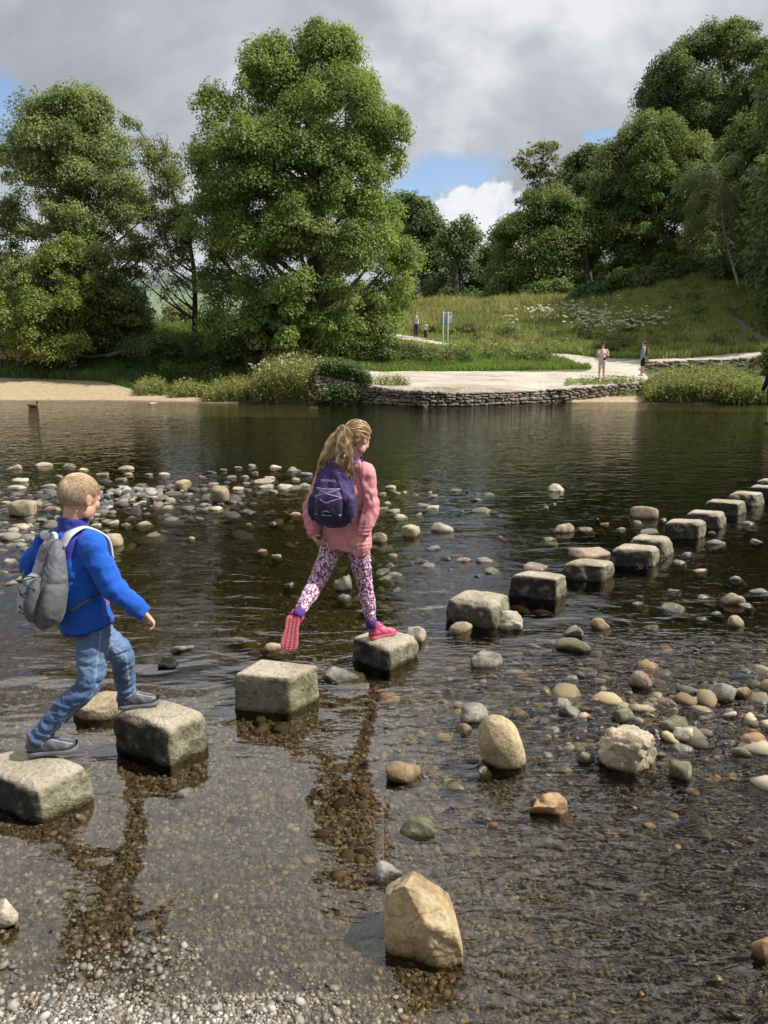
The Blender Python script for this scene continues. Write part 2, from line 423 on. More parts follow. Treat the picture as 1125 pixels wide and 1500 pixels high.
# ------------------------------------------------------------------ river bed
def bed_z(X, Y):
    X = np.asarray(X, float); Y = np.asarray(Y, float)
    y0 = np.interp(X, [-3, -1.2, 0.05, .35, 3], [2.10, 2.07, 2.02, 1.5, 1.15])
    y0 = y0 + (fbm(np.stack([X * 2.2, Y * .5, 0 * X], 1), 3, 31) - .5) * .34
    d = (Y - y0)
    z = np.where(d < 0, -d * .10, -np.interp(d, [0, .25, 1.0, 2.2, 5, 8, 14, 24, 30, 31.5], [0, .008, .035, .06, .10, .14, .35, .7, .5, .25]))
    n = fbm(np.stack([X * .8, Y * .8, 0 * X], 1), 3, 21) - .5; n2 = fbm(np.stack([X * 4, Y * 4, 0 * X], 1), 3, 22) - .5
    z = z + n * np.clip(d * .05, 0, .10) + n2 * .02
    bar = np.exp(-(((Y - 11.2 - (X + 4) * .05) / 2.0) ** 2)) * np.interp(X, [-12, -9, -2.2, .2, 1.5], [1, 1, 1, .75, 0])
    bar2 = np.exp(-((X + 4.4) / 1.1) ** 2 - ((Y - 8.2) / 2.2) ** 2)
    rif = np.exp(-((X - 1.9) / .9) ** 2 - ((Y - 4.15) / .55) ** 2)
    bar = np.clip(bar + bar2, 0, 1)
    z = z * (1 - bar) + (-.03 + n * .10) * bar
    z = z * (1 - rif) + (-.035 + n2 * .05) * rif
    return z
bx = np.concatenate([np.linspace(-45, -9, 40), np.linspace(-8.8, 8.8, 330), np.linspace(9, 50, 40)])
by = np.concatenate([np.linspace(-4, 1.4, 20), np.linspace(1.45, 6, 150), np.linspace(6.05, 14, 160), np.linspace(14.2, 34.2, 70)])
X2, Y2 = np.meshgrid(bx, by); X2 = X2.ravel(); Y2 = Y2.ravel()
def bed_mat():
    m = M('river_bed'); o = m.pos(); xyz = m.sep(o)
    v1 = m.n('TexVoronoi', {'Vector': o, 'Scale': 26.0, 'Randomness': 1.0}); v2 = m.n('TexVoronoi', {'Vector': o, 'Scale': 9.0})
    v3 = m.n('TexVoronoi', {'Vector': o, 'Scale': 60.0})
    def hue(v, a, b, c, d): 
        return m.ramp(m.sep(v.outputs['Color'])[0], [(0, a), (.35, b), (.7, c), (1, d)])
    c1 = hue(v1, (.045, .038, .026), (.09, .076, .052), (.14, .12, .085), (.23, .20, .15))
    c3 = hue(v3, (.05, .042, .03), (.11, .095, .068), (.17, .15, .11), (.27, .245, .2))
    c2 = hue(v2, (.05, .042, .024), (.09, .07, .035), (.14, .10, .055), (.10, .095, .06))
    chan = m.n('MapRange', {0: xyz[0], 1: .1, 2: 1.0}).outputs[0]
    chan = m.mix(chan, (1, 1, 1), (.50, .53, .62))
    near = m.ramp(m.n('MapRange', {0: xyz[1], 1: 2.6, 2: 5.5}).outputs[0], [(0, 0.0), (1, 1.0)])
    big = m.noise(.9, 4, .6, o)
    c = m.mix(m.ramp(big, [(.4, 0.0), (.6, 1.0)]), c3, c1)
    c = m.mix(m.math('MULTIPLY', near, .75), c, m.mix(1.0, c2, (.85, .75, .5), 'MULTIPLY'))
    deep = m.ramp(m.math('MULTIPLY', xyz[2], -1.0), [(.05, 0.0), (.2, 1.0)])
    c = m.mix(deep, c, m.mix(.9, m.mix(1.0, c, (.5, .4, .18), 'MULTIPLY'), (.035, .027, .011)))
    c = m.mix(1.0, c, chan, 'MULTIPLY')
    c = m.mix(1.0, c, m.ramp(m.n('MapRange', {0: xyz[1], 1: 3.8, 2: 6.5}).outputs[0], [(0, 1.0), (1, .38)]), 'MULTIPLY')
    edge = m.ramp(v1.outputs['Distance'], [(.0, 1.0), (.75, .35)])
    c = m.mix(1.0, c, edge, 'MULTIPLY')
    c = m.mix(m.ramp(m.math('ADD', xyz[2], .0), [(.0, 0.0), (.02, 1.0)]), c, m.mix(1.0, c, (1.9, 1.85, 1.8), 'MULTIPLY'))
    h = m.math('ADD', m.math('MULTIPLY', v1.outputs['Distance'], -1.0), m.math('MULTIPLY', v2.outputs['Distance'], -1.2))
    m.p(Base_Color=c, Roughness=.9, Specular_IOR_Level=m.math('MULTIPLY', m.math('GREATER_THAN', xyz[2], 0.0), .3), Normal=m.bump(h, .02)); return m.m
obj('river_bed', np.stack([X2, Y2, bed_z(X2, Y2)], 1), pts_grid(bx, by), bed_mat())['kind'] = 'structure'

# ------------------------------------------------------------------ water
def water_mat():
    m = M('water', False); o = m.pos(); xyz = m.sep(o)
    rif = m.ramp(m.noise(.35, 3, .5, o), [(.42, 0.0), (.62, 1.0)])
    zone = m.n('MapRange', {0: xyz[0], 1: .0, 2: 1.3}).outputs[0]               # livelier water to the right, close by
    nearz = m.n('MapRange', {0: xyz[1], 1: 5.6, 2: 4.3}).outputs[0]
    zr = m.math('MULTIPLY', zone, nearz)
    calm = m.noise(6, 2, .4, m.scale(o, (.7, 1.3, 1)), .4)
    swell = m.noise(1.6, 2, .5, m.scale(o, (.6, 1.2, 1)), .5)
    fine = m.noise(12, 3, .42, m.scale(o, (.6, 1.4, 1)), 1.0)
    amp = m.math('ADD', m.math('ADD', .0009, m.math('MULTIPLY', rif, .003)), m.math('MULTIPLY', zr, .037))
    far = m.n('MapRange', {0: xyz[1], 1: 9.0, 2: 18.0}).outputs[0]
    h = m.math('ADD', m.math('MULTIPLY', calm, m.math('ADD', .006, m.math('ADD', m.math('MULTIPLY', zr, .03), m.math('MULTIPLY', far, .012)))), m.math('MULTIPLY', swell, .02))
    h = m.math('ADD', h, m.math('MULTIPLY', fine, amp))
    nb = m.n('Bump', {'Height': h, 'Distance': 1.0, 'Strength': 1.0}).outputs[0]
    fr = m.n('Fresnel', {'IOR': 1.333, 'Normal': nb})
    g = m.n('BsdfGlossy', {'Color': (1, 1, 1), 'Roughness': .045, 'Normal': nb})
    t = m.n('BsdfTransparent', {'Color': (.90, .85, .73)})
    x = m.n('MixShader', {0: fr, 1: t, 2: g}); m.t.links.new(x.outputs[0], m.out.inputs[0]); return m.m
wv = np.array([(-70, -5, 0), (75, -5, 0), (75, 36, 0), (-70, 36, 0)], float)
obj('river_water', wv, np.array([[0, 1, 2, 3]]), water_mat(), smooth=False)['kind'] = 'structure'

# ------------------------------------------------------------------ pebbles: near bed and beach (uncountable)
def pebble_batch(name, X, Y, size, cols, lift=.25, sub=1, label='', sunk=False, grey=True):
    v, f = ICO[sub]; n = len(X); nv = len(v)
    s = size[:, None] * np.stack([rng.uniform(.8, 1.35, n), rng.uniform(.65, 1.0, n), rng.uniform(.28, .6, n)], 1)
    base = v[None] * (1 + (rng.random((n, nv, 1)) - .5) * .28)
    q = base * s[:, None, :]
    a = rng.uniform(0, 6.28, n); t = rng.normal(0, .3, n)
    ct, st = np.cos(t)[:, None], np.sin(t)[:, None]
    x, z = q[..., 0] * ct - q[..., 2] * st, q[..., 0] * st + q[..., 2] * ct; y = q[..., 1]
    ca, sa = np.cos(a)[:, None], np.sin(a)[:, None]
    xx, yy = x * ca - y * sa, x * sa + y * ca
    bz = bed_z(X, Y)
    if sunk: bz = np.minimum(bz, -.014 - s[:, 2] * (1 + lift))
    Vs = np.stack([xx + X[:, None], yy + Y[:, None], z + (bz + s[:, 2] * lift)[:, None]], -1).reshape(-1, 3)
    F = (f[None] + (np.arange(n) * nv)[:, None, None]).reshape(-1, 3)
    k_ = float(grey) * (np.clip((X - .1) / .9, 0, 1) * (bed_z(X, Y) < .0))[:, None]; g_ = cols.mean(1, keepdims=True) * V3(.62, .60, .60); cols = cols * (1 - k_) + k_ * (g_ * .7 + cols * .17)
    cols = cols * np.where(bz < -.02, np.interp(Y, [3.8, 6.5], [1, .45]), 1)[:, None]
    C = np.repeat(cols, nv, 0)
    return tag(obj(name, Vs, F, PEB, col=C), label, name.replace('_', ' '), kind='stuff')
def peb_mat():
    m = M('pebble'); c = m.attr(); o = m.pos(); a = m.noise(80, 3, .6, o)
    z = m.sep(o)[2]
    wet = m.ramp(m.math('ADD', m.math('MULTIPLY', z, 20.0), .35), [(.3, 1.0), (.62, 0.0)])
    cc = m.mix(m.math('MULTIPLY', a, .6), c, m.mix(1.0, c, (.6, .57, .5), 'MULTIPLY'))
    cc = m.mix(wet, cc, m.mix(1.0, cc, (.52, .46, .36), 'MULTIPLY'))
    under = m.math('GREATER_THAN', z, -.001)
    m.p(Base_Color=cc, Roughness=m.n('MapRange', {0: m.math('MULTIPLY', wet, under), 3: .8, 4: .35}).outputs[0], Specular_IOR_Level=m.math('MULTIPLY', under, .4)); return m.m
PEB = peb_mat()
PCOL = np.array([(.20, .17, .125), (.28, .24, .18), (.36, .32, .25), (.15, .13, .10), (.42, .38, .31), (.10, .095, .085), (.30, .2, .12), (.5, .47, .41), (.24, .22, .19), (.17, .165, .16)])
def peb_cols(n, light=0.0):
    c = PCOL[rng.integers(0, len(PCOL), n)] * rng.uniform(.75, 1.2, (n, 1)); c = c * .68 + c.mean(1, keepdims=True) * .32; return np.clip(c * (1 + light), 0, .75)
# cover: dense close to the camera, thinning out
n = 34000
Y = 1.75 + (rng.random(n) ** 1.5) * 2.9; X = rng.uniform(-.60, .60, n) * (Y + .35) * 1.02
sz = rng.lognormal(math.log(.0072), .38, n) * (1 + (Y - 1.8) * .16)
pebble_batch('gravel', X, Y, sz, peb_cols(n, -.18), .3, 1, 'small brown and grey gravel covering the shallow bed')
n = 13000
Y = rng.uniform(1.7, 2.10, n); X = rng.uniform(-1.25, .16, n) ; kk = rng.random(n) < np.interp(X, [-1.25, -.35, .1, .16], [.55, 1, 1, .3])
X, Y = X[kk], Y[kk]; n = len(X)
pebble_batch('dry_pebbles', X, Y, rng.lognormal(math.log(.0052), .38, n), np.clip(peb_cols(n) * .5 + rng.choice([.12, .22, .38, .05], (n, 1)) * np.array([1, .95, .85]), 0, .8), .75, 1, 'pale dry pebbles heaped at the water edge')
n = 2600
Y = 2.6 + rng.random(n) * 7; X = rng.uniform(-.56, .56, n) * (Y + .3)
pebble_batch('submerged_cobbles', X, Y, rng.lognormal(math.log(.02), .45, n), peb_cols(n, -.3), .15, 1, 'rounded cobbles lying on the bed under the water', True)
n = 420
Y = 5.8 + rng.random(n) * 5.2; X = Y * rng.normal(.09, .075, n)
pebble_batch('pool_cobbles', X, Y, rng.lognormal(math.log(.035), .45, n), peb_cols(n, -.05), .9, 2, 'flat wet cobbles scattered in the pool right of the girl')
# gravel bar filler
n = 2500
Y = rng.normal(11.2, 1.15, n); X = rng.uniform(-9, 1.2, n); Y = Y + (X + 4) * .05
pebble_batch('bar_cobbles', X, Y, rng.lognormal(math.log(.05), .45, n), peb_cols(n, -.12), .3, 2, 'small pale cobbles of the gravel bar breaking the water')
n = 480
Y = rng.normal(8.2, 1.4, n); X = rng.normal(-4.4, .7, n)
pebble_batch('bar_cobbles', X, Y, rng.lognormal(math.log(.04), .42, n), peb_cols(n, .0), .3, 2, 'small pale cobbles behind the boy in the shallow margin')
n = 900
Y = rng.normal(4.25, .55, n); X = rng.normal(1.75, .8, n)
pebble_batch('riffle_cobbles', X, Y, rng.lognormal(math.log(.025), .5, n), np.clip(peb_cols(n, .0) * np.where(rng.random((n, 1)) < .35, V3(1.1, .95, .62), V3(1.0, .92, .78)), 0, .8), .95, 2, 'small wet cobbles around the riffle by the rough boulder', False, False)
# ------------------------------------------------------------------ stepping stones
def quad_of(left, front, right, back, fbot):
    """corner places -> world corners of the top; height from the front corner standing over the water"""
    b = P(*fbot, 0.0); Y = b[1]
    z = float(np.clip(J(front[0], front[1], Y)[2], .13, .26))
    return [P(*c, z) for c in (left, front, right, back)], z
STEPQ = [  # left, front, right, back (top), bottom of the front corner
 ((-66, 1112), (47, 1156), (141, 1118), (40, 1085), (60, 1207)),
 ((163, 1040), (243, 1067), (305, 1040), (238, 1019), (246, 1124)),
 ((342, 987), (424, 993), (468, 974), (380, 964), (430, 1046)),
 ((511, 931), (569, 951), (616, 928), (548, 916), (574, 985)),
 ((654, 873), (724, 885), (749, 868), (680, 860), (716, 922)),
 ((747, 841), (816, 848), (833, 840), (770, 833), (817, 880)),
 ((824, 823), (888, 828), (905, 820), (842, 815), (889, 853)),
 ((895, 803), (958, 806), (966, 799), (912, 794), (952, 831)),
 ((920, 787), (974, 792), (988, 785), (932, 780), (975, 818)),
 ((973, 764), (1026, 765.5), (1036, 761), (981, 758), (1028, 790)),
 ((1004, 749.5), (1055, 753), (1066, 747), (1012, 745), (1062, 775)),
 ((1034, 733.5), (1084, 737), (1095, 732.5), (1043, 729.5), (1085, 756)),
 ((1068, 722), (1111, 723.5), (1123, 719.5), (1074, 718), (1112, 743)),
 ((1097, 712), (1136, 714.5), (1146, 711), (1104, 709), (1137, 732)),
 ((1109, 702.5), (1150, 704), (1158, 701), (1116, 700), (1151, 720))]
SLAB = ['nearest mossy stepping stone, cut by the left edge, under the boy\'s rear shoe', 'pale stepping stone with a shaded flank under the boy\'s front shoe',
 'square clean cut stepping stone with green side, empty between the boy and the girl', 'dark flanked stepping stone under the girl\'s pink shoe',
 'empty stepping stone next after the girl, with a ledge rock at its foot', 'black sided stepping stone with a pinkish slab behind it',
 'stepping stone with a long pinkish slab lying behind it', 'very dark sided stepping stone just past the long pinkish slab', 'stepping stone half hidden behind the very dark sided one',
 'wide stepping stone beside the tan rounded rock out in the river', 'stepping stone directly behind the wide one near the tan rounded rock', 'stepping stone fourth from the far end of the line',
 'stepping stone third from the far end of the line', 'stepping stone second from the far end of the line', 'farthest small stepping stone at the right edge']
def grid_cube(n):
    t = np.linspace(-1, 1, n + 1); V = []; F = []; idx = {}
    def vid(p):
        k = tuple(np.round(p, 6))
        if k not in idx: idx[k] = len(V); V.append(p)
        return idx[k]
    for ax in range(3):
        for sg in (-1, 1):
            a, b = [(1, 2), (2, 0), (0, 1)][ax]
            for i in range(n):
                for j in range(n):
                    q = []
                    for di, dj in ((0, 0), (1, 0), (1, 1), (0, 1)):
                        p = [0, 0, 0]; p[ax] = sg; p[a] = t[i + di]; p[b] = t[j + dj]; q.append(vid(tuple(p)))
                    F.append(q if sg > 0 else q[::-1])
    return np.array(V), np.array(F)
CUBE = grid_cube(26)
def block(corners, ztop, zbot, seed, rnd=7.0, amp=.02, flare=1.06):
    v, F = CUBE; v = v.copy()
    r = np.linalg.norm(v, axis=1); pn = (np.abs(v) ** rnd).sum(1) ** (1 / rnd)
    d = v / r[:, None]; pnd = (np.abs(d) ** rnd).sum(1) ** (1 / rnd)
    v = v / pn[:, None]                       # rounded cube
    L, Fr, R, B = [c[:2] for c in corners]
    cen = (L + Fr + R + B) / 4
    u = (v[:, 0] + 1) / 2; w = (v[:, 1] + 1) / 2   # u: left->front edge side, w
    # local square: (-1,-1)=left,(1,-1)=front,(1,1)=right,(-1,1)=back
    xy = ((1 - u) * (1 - w))[:, None] * L + (u * (1 - w))[:, None] * Fr + (u * w)[:, None] * R + ((1 - u) * w)[:, None] * B
    hz = (v[:, 2] + 1) / 2; z = zbot + (ztop - zbot) * hz
    xy = cen + (xy - cen) * (1 + (flare - 1) * (1 - hz))[:, None]
    Pn = np.stack([xy[:, 0], xy[:, 1], z], 1)
    n = fbm(Pn * 4 + seed * 7.1, 4, seed) - .5; n2 = fbm(Pn * 14 + seed * 3.3, 3, seed + 9) - .5
    dirn = np.stack([xy[:, 0] - cen[0], xy[:, 1] - cen[1], (hz - .55) * .3], 1); dirn = unitn(dirn)
    topf = (v[:, 2] > .9)
    a = np.where(topf, .35, 1.0)
    dirn[topf] = (0, 0, 1)
    Pn = Pn + dirn * ((n * amp * 2.2 + n2 * amp * 1.1) * a)[:, None]
    nrm = v / np.linalg.norm(v, axis=1, keepdims=True)
    return Pn, F, v
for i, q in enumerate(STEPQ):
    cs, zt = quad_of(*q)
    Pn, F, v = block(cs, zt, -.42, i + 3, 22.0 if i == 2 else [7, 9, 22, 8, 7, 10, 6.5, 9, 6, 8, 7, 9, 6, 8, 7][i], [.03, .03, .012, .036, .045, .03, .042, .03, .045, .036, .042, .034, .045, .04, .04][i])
    me = mesh_quick('stepping_stone', Pn - np.array([*Pn[:, :2].mean(0), 0]), F, None, True)
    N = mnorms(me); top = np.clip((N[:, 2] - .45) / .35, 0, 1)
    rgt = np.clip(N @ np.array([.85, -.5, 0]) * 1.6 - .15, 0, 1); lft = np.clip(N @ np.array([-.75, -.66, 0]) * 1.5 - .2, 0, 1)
    dk = lft * [1, .95, .2, .95, .42, .95, .5, .9, .42, .55, .5, .55, .5, .5, .5][i]  # left-front faces: shade painted into the colour along with black stain
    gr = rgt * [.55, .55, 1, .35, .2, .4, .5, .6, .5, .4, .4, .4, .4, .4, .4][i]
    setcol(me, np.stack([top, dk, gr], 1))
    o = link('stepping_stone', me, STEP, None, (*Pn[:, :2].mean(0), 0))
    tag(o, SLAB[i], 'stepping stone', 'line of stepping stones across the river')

# ------------------------------------------------------------------ river rocks
RCOL = dict(tan=(.40, .33, .225), pale=(.50, .455, .37), grey=(.25, .24, .215), olive=(.19, .175, .105), green=(.155, .155, .095), pink=(.35, .26, .205), orange=(.40, .25, .13),
            dark=(.075, .068, .055), white=(.68, .66, .60), red=(.28, .13, .08), brown=(.24, .17, .09), yellow=(.46, .37, .18))
def rock_mesh(seed, dims, ang=.3, rough=.15, sub=3, rot=0.0, tilt=0.0):
    v, f = ICO[sub]; r = np.random.default_rng(seed); p = np.sign(v) * np.abs(v) ** (V3(.78, .82, .62) if ang > .2 else V3(1, 1, 1))
    for k in range(int(4 + ang * 14)):
        nn = unit(r.normal(size=3) * (1, 1, .9)); d = r.uniform(.62, .93) if ang > .25 else r.uniform(.8, .97)
        pr = p @ nn; ov = np.clip(pr - d, 0, None); p = p - np.outer(ov * (.55 + .45 * min(1, ang * 1.5)), nn)
    n = fbm(v * 1.4 + seed * 3.7 % 50, 3, seed % 1000) - .5; p = p * (1 + n * rough * 2)[:, None]
    n = fbm(v * 5 + seed * 1.7 % 50, 3, seed % 1000 + 5) - .5; p = p * (1 + n * rough * .45)[:, None]
    p = p * np.asarray(dims)
    ct, st = math.cos(tilt), math.sin(tilt); p = p @ np.array([[ct, 0, st], [0, 1, 0], [-st, 0, ct]])
    c, s = math.cos(rot), math.sin(rot); p = p @ np.array([[c, s, 0], [-s, c, 0], [0, 0, 1]])
    return p, f
RK = []
def rock(cx, yb, w, h, typ, ang=.3, rough=.14, sub=None, label=None, sink=0.0, tilt=None, name='river_rock', depth=None):
    b = P(cx, yb, 0.0); v = (750.0 - yb) / FPX; t = b[1] / (CP + v * SP)
    a = w / 2 * t / FPX; hh = h * t / FPX; sinp = CAMH / math.hypot(b[1], CAMH); cosp = math.sqrt(1 - sinp * sinp)
    r = np.random.default_rng(int(cx * 131 + yb * 17)); dp = depth or a * r.uniform(.62, .9)
    H = max(.16 * a, (hh - dp * 1.3 * sinp) / cosp)
    if label is None and len(RK) > 2: H = min(H, (.40 if yb < 582 or yb > 597 else .25) * a)
    cy = b[1] + dp * .92; zb = float(bed_z(np.array([b[0]]), np.array([cy]))[0])
    zb = max(zb, -.7 * a - .02)
    c = (H - zb) / 2 + .012; cz = (H + zb) / 2 - sink
    sub = sub or (4 if w > 45 else 3)
    p, f = rock_mesh(int(cx * 131 + yb * 17), (a * 1.04, dp, c * 1.06), ang, rough, sub, r.uniform(-.35, .35), r.uniform(-.15, .15) if tilt is None else tilt)
    # keep the requested outline
    p[:, 0] *= a / max(1e-6, (p[:, 0].max() - p[:, 0].min()) / 2); p[:, 0] -= (p[:, 0].max() + p[:, 0].min()) / 2
    p[:, 2] += (H - sink) - p[:, 2].max() - cz
    me = mesh_quick(name, p, f, None, True)
    o = link(name, me, STONE, None, (b[0], cy, cz)); k = r.uniform(.85, 1.15)
    o.color = (*[x * k for x in RCOL[typ]], 1)
    RK.append(dict(o=o, cx=cx, yb=yb, w=w, h=h, typ=typ, label=label, ang=ang)); return o

T, G, A_ = 'tan', 'grey', 'pale'
# hero boulders
rock(738, 1127, 72, 80, 'tan', .05, .05, 5, 'big smooth upright egg-shaped tan boulder beside the riffle', tilt=.5, name='boulder')
RK[-1]['o'].color = (.47, .385, .235, 1)
rock(930, 1132, 86, 68, 'pale', .25, .2, 5, 'rough lumpy pale boulder with a crusty pitted top', name='boulder', tilt=0)
lump = RK[-1]['o']
for k in ((812, 1197, 70, 38, 'orange', .8, .2, 'orange-red angular rock alone in the rippled water'), (591, 1146, 52, 33, 'brown', .2, .1, 'rounded brown rock low in the water left of the upright tan boulder'),
          (564, 1293, 58, 30, 'grey', .4, .1, 'long grey rock slab awash behind the big angular boulder'), (137, 1057, 78, 44, 'tan', .15, .1, 'low rounded tan rock behind the boy\'s stepping stones'),
          (0, 1364, 42, 46, 'pale', .8, .1, 'pale angular rock cut off by the left edge'), (500, 1001, 70, 24, 'grey', .6, .12, 'flat grey rock between the clean cut stone and the girl\'s stone'),
          (612, 941, 34, 26, 'pale', .2, .1, 'pale rounded rock touching the back of the girl\'s stepping stone'), (745, 923, 50, 30, 'pale', .8, .2, 'pale ledge rock at the foot of the stepping stone after the girl'),
          (676, 929, 38, 19, 'tan', .5, .15, 'tan wedge rock at the left foot of the ledge stepping stone'), (786, 836, 44, 12, 'pink', .7, .2, 'broken pinkish slab behind the black sided stepping stone'),
          (868, 818, 64, 19, 'pink', .2, .08, 'long low pinkish slab behind a stepping stone'), (158, 801, 40, 21, 'tan', .1, .08, 'large smooth tan rock right beside the boy\'s shoulder'),
          (27, 757, 40, 25, 'tan', .05, .06, 'big domed tan rock on the gravel bar left of the boy'), (320, 737, 28, 26, 'tan', .1, .08, 'tall round boulder at the river side of the gravel bar'),
          (265, 718, 26, 16, 'tan', .2, .1, 'tan block of rock on a dark base out from the bar'), (942, 1008, 32, 26, 'pink', .05, .05, 'round pink rock standing above the riffle'),
          (1063, 1027, 45, 31, 'grey', .6, .12, 'large grey-tan angular rock in the riffle'), (1093, 1022, 32, 17, 'orange', .1, .08, 'orange-pink rounded rock beside the grey angular one'),
          (714, 979, 50, 26, 'grey', .3, .12, 'grey rock with a wet pointed tail below the ledge stepping stone'), (843, 955, 54, 23, 'green', .1, .08, 'broad green-topped rock with another rock behind it'),
          (843, 934, 33, 19, 'grey', .5, .15, 'angular grey rock right behind the broad green one'), (884, 923, 29, 18, 'yellow', .8, .12, 'angular yellowish rock alone above the riffle'),
          (991, 898, 48, 17, 'green', .7, .1, 'wedge shaped grey-green slab right of the stepping stone line'), (1078, 886, 40, 20, 'tan', .6, .12, 'tan angular rock near the right edge with a broken reflection'),
          (1082, 919, 23, 18, 'tan', .1, .06, 'small smooth tan rock below the angular one near the right edge'), (948, 760, 38, 20, 'tan', .15, .08, 'pale tan domed rock beside the far stepping stones'),
          (828, 781, 33, 14, 'pink', .4, .2, 'rough purplish rock left of the stepping stone line'), (818, 721, 28, 13, 'pale', .5, .15, 'lone pale rock farthest out in open water'),
          (1003, 1143, 34, 28, 'olive', .05, .05, 'smooth olive egg-shaped rock right of the rough boulder'), (1112, 1100, 42, 27, 'orange', .15, .06, 'smooth orange-tan rock at the right edge'),
          (1091, 1109, 28, 16, 'olive', .3, .1, 'small olive rock beside the orange-tan one at the right edge'), (696, 1060, 44, 29, 'grey', .4, .12, 'grey-green rock behind the upright tan boulder'),
          (680, 1076, 32, 18, 'brown', .3, .1, 'small brown rock at the foot of the grey-green one'), (612, 1228, 52, 30, 'green', .15, .08, 'rounded mossy green rock just breaking the rippled surface'),
          (502, 866, 27, 24, 'grey', .6, .1, 'pointed grey rock seen between the girl\'s legs'), (504, 878, 25, 8, 'grey', .3, .1, 'flat wet grey rock below the pointed one between the girl\'s legs'),
          (355, 941, 40, 12, 'olive', .2, .1, 'dark olive rock awash left of the girl\'s raised shoe'), (398, 954, 32, 14, 'tan', .3, .1, 'pale rock awash under the girl\'s raised shoe'),
          (243, 979, 38, 17, 'dark', .8, .15, 'black angular rock between the boy and the clean cut stone'), (263, 956, 38, 13, 'grey', .6, .2, 'rough grey rock just behind the black angular one'),
          (1120, 1407, 28, 30, 'orange', .2, .08, 'tan rock at the right edge near the bottom'), (602, 787, 28, 19, 'tan', .4, .08, 'peaked tan rock right of the girl'),
          (556, 795, 23, 17, 'tan', .4, .1, 'pointed tan rock touching the girl\'s jacket edge'), (649, 780, 34, 15, 'pale', .15, .1, 'wide pale rock right of the peaked tan one'),
          (993, 1075, 42, 25, 'olive', .35, .12, 'olive boulder behind the pale split rock in the riffle'), (1007, 1088, 38, 23, 'pale', .85, .1, 'pale split rock with a flat facet in the riffle'),
          (921, 1058, 40, 21, 'green', .4, .12, 'mossy dark green rock right behind the rough boulder'), (836, 1049, 36, 17, 'grey', .3, .08, 'smooth grey rock under the small white one'),
          (831, 1034, 31, 11, 'white', .1, .06, 'small white smooth rock in the riffle'), (858, 1118, 30, 20, 'green', .3, .15, 'small dark mossy rock left of the rough boulder'),
          (666, 1158, 44, 15, 'green', .4, .12, 'sunken green rock below the upright tan boulder')):
    rock(*k[:5], max(k[5], .3) + (.15 if k[5] > .1 else 0), k[6] * 1.5 + .03, None, k[7])
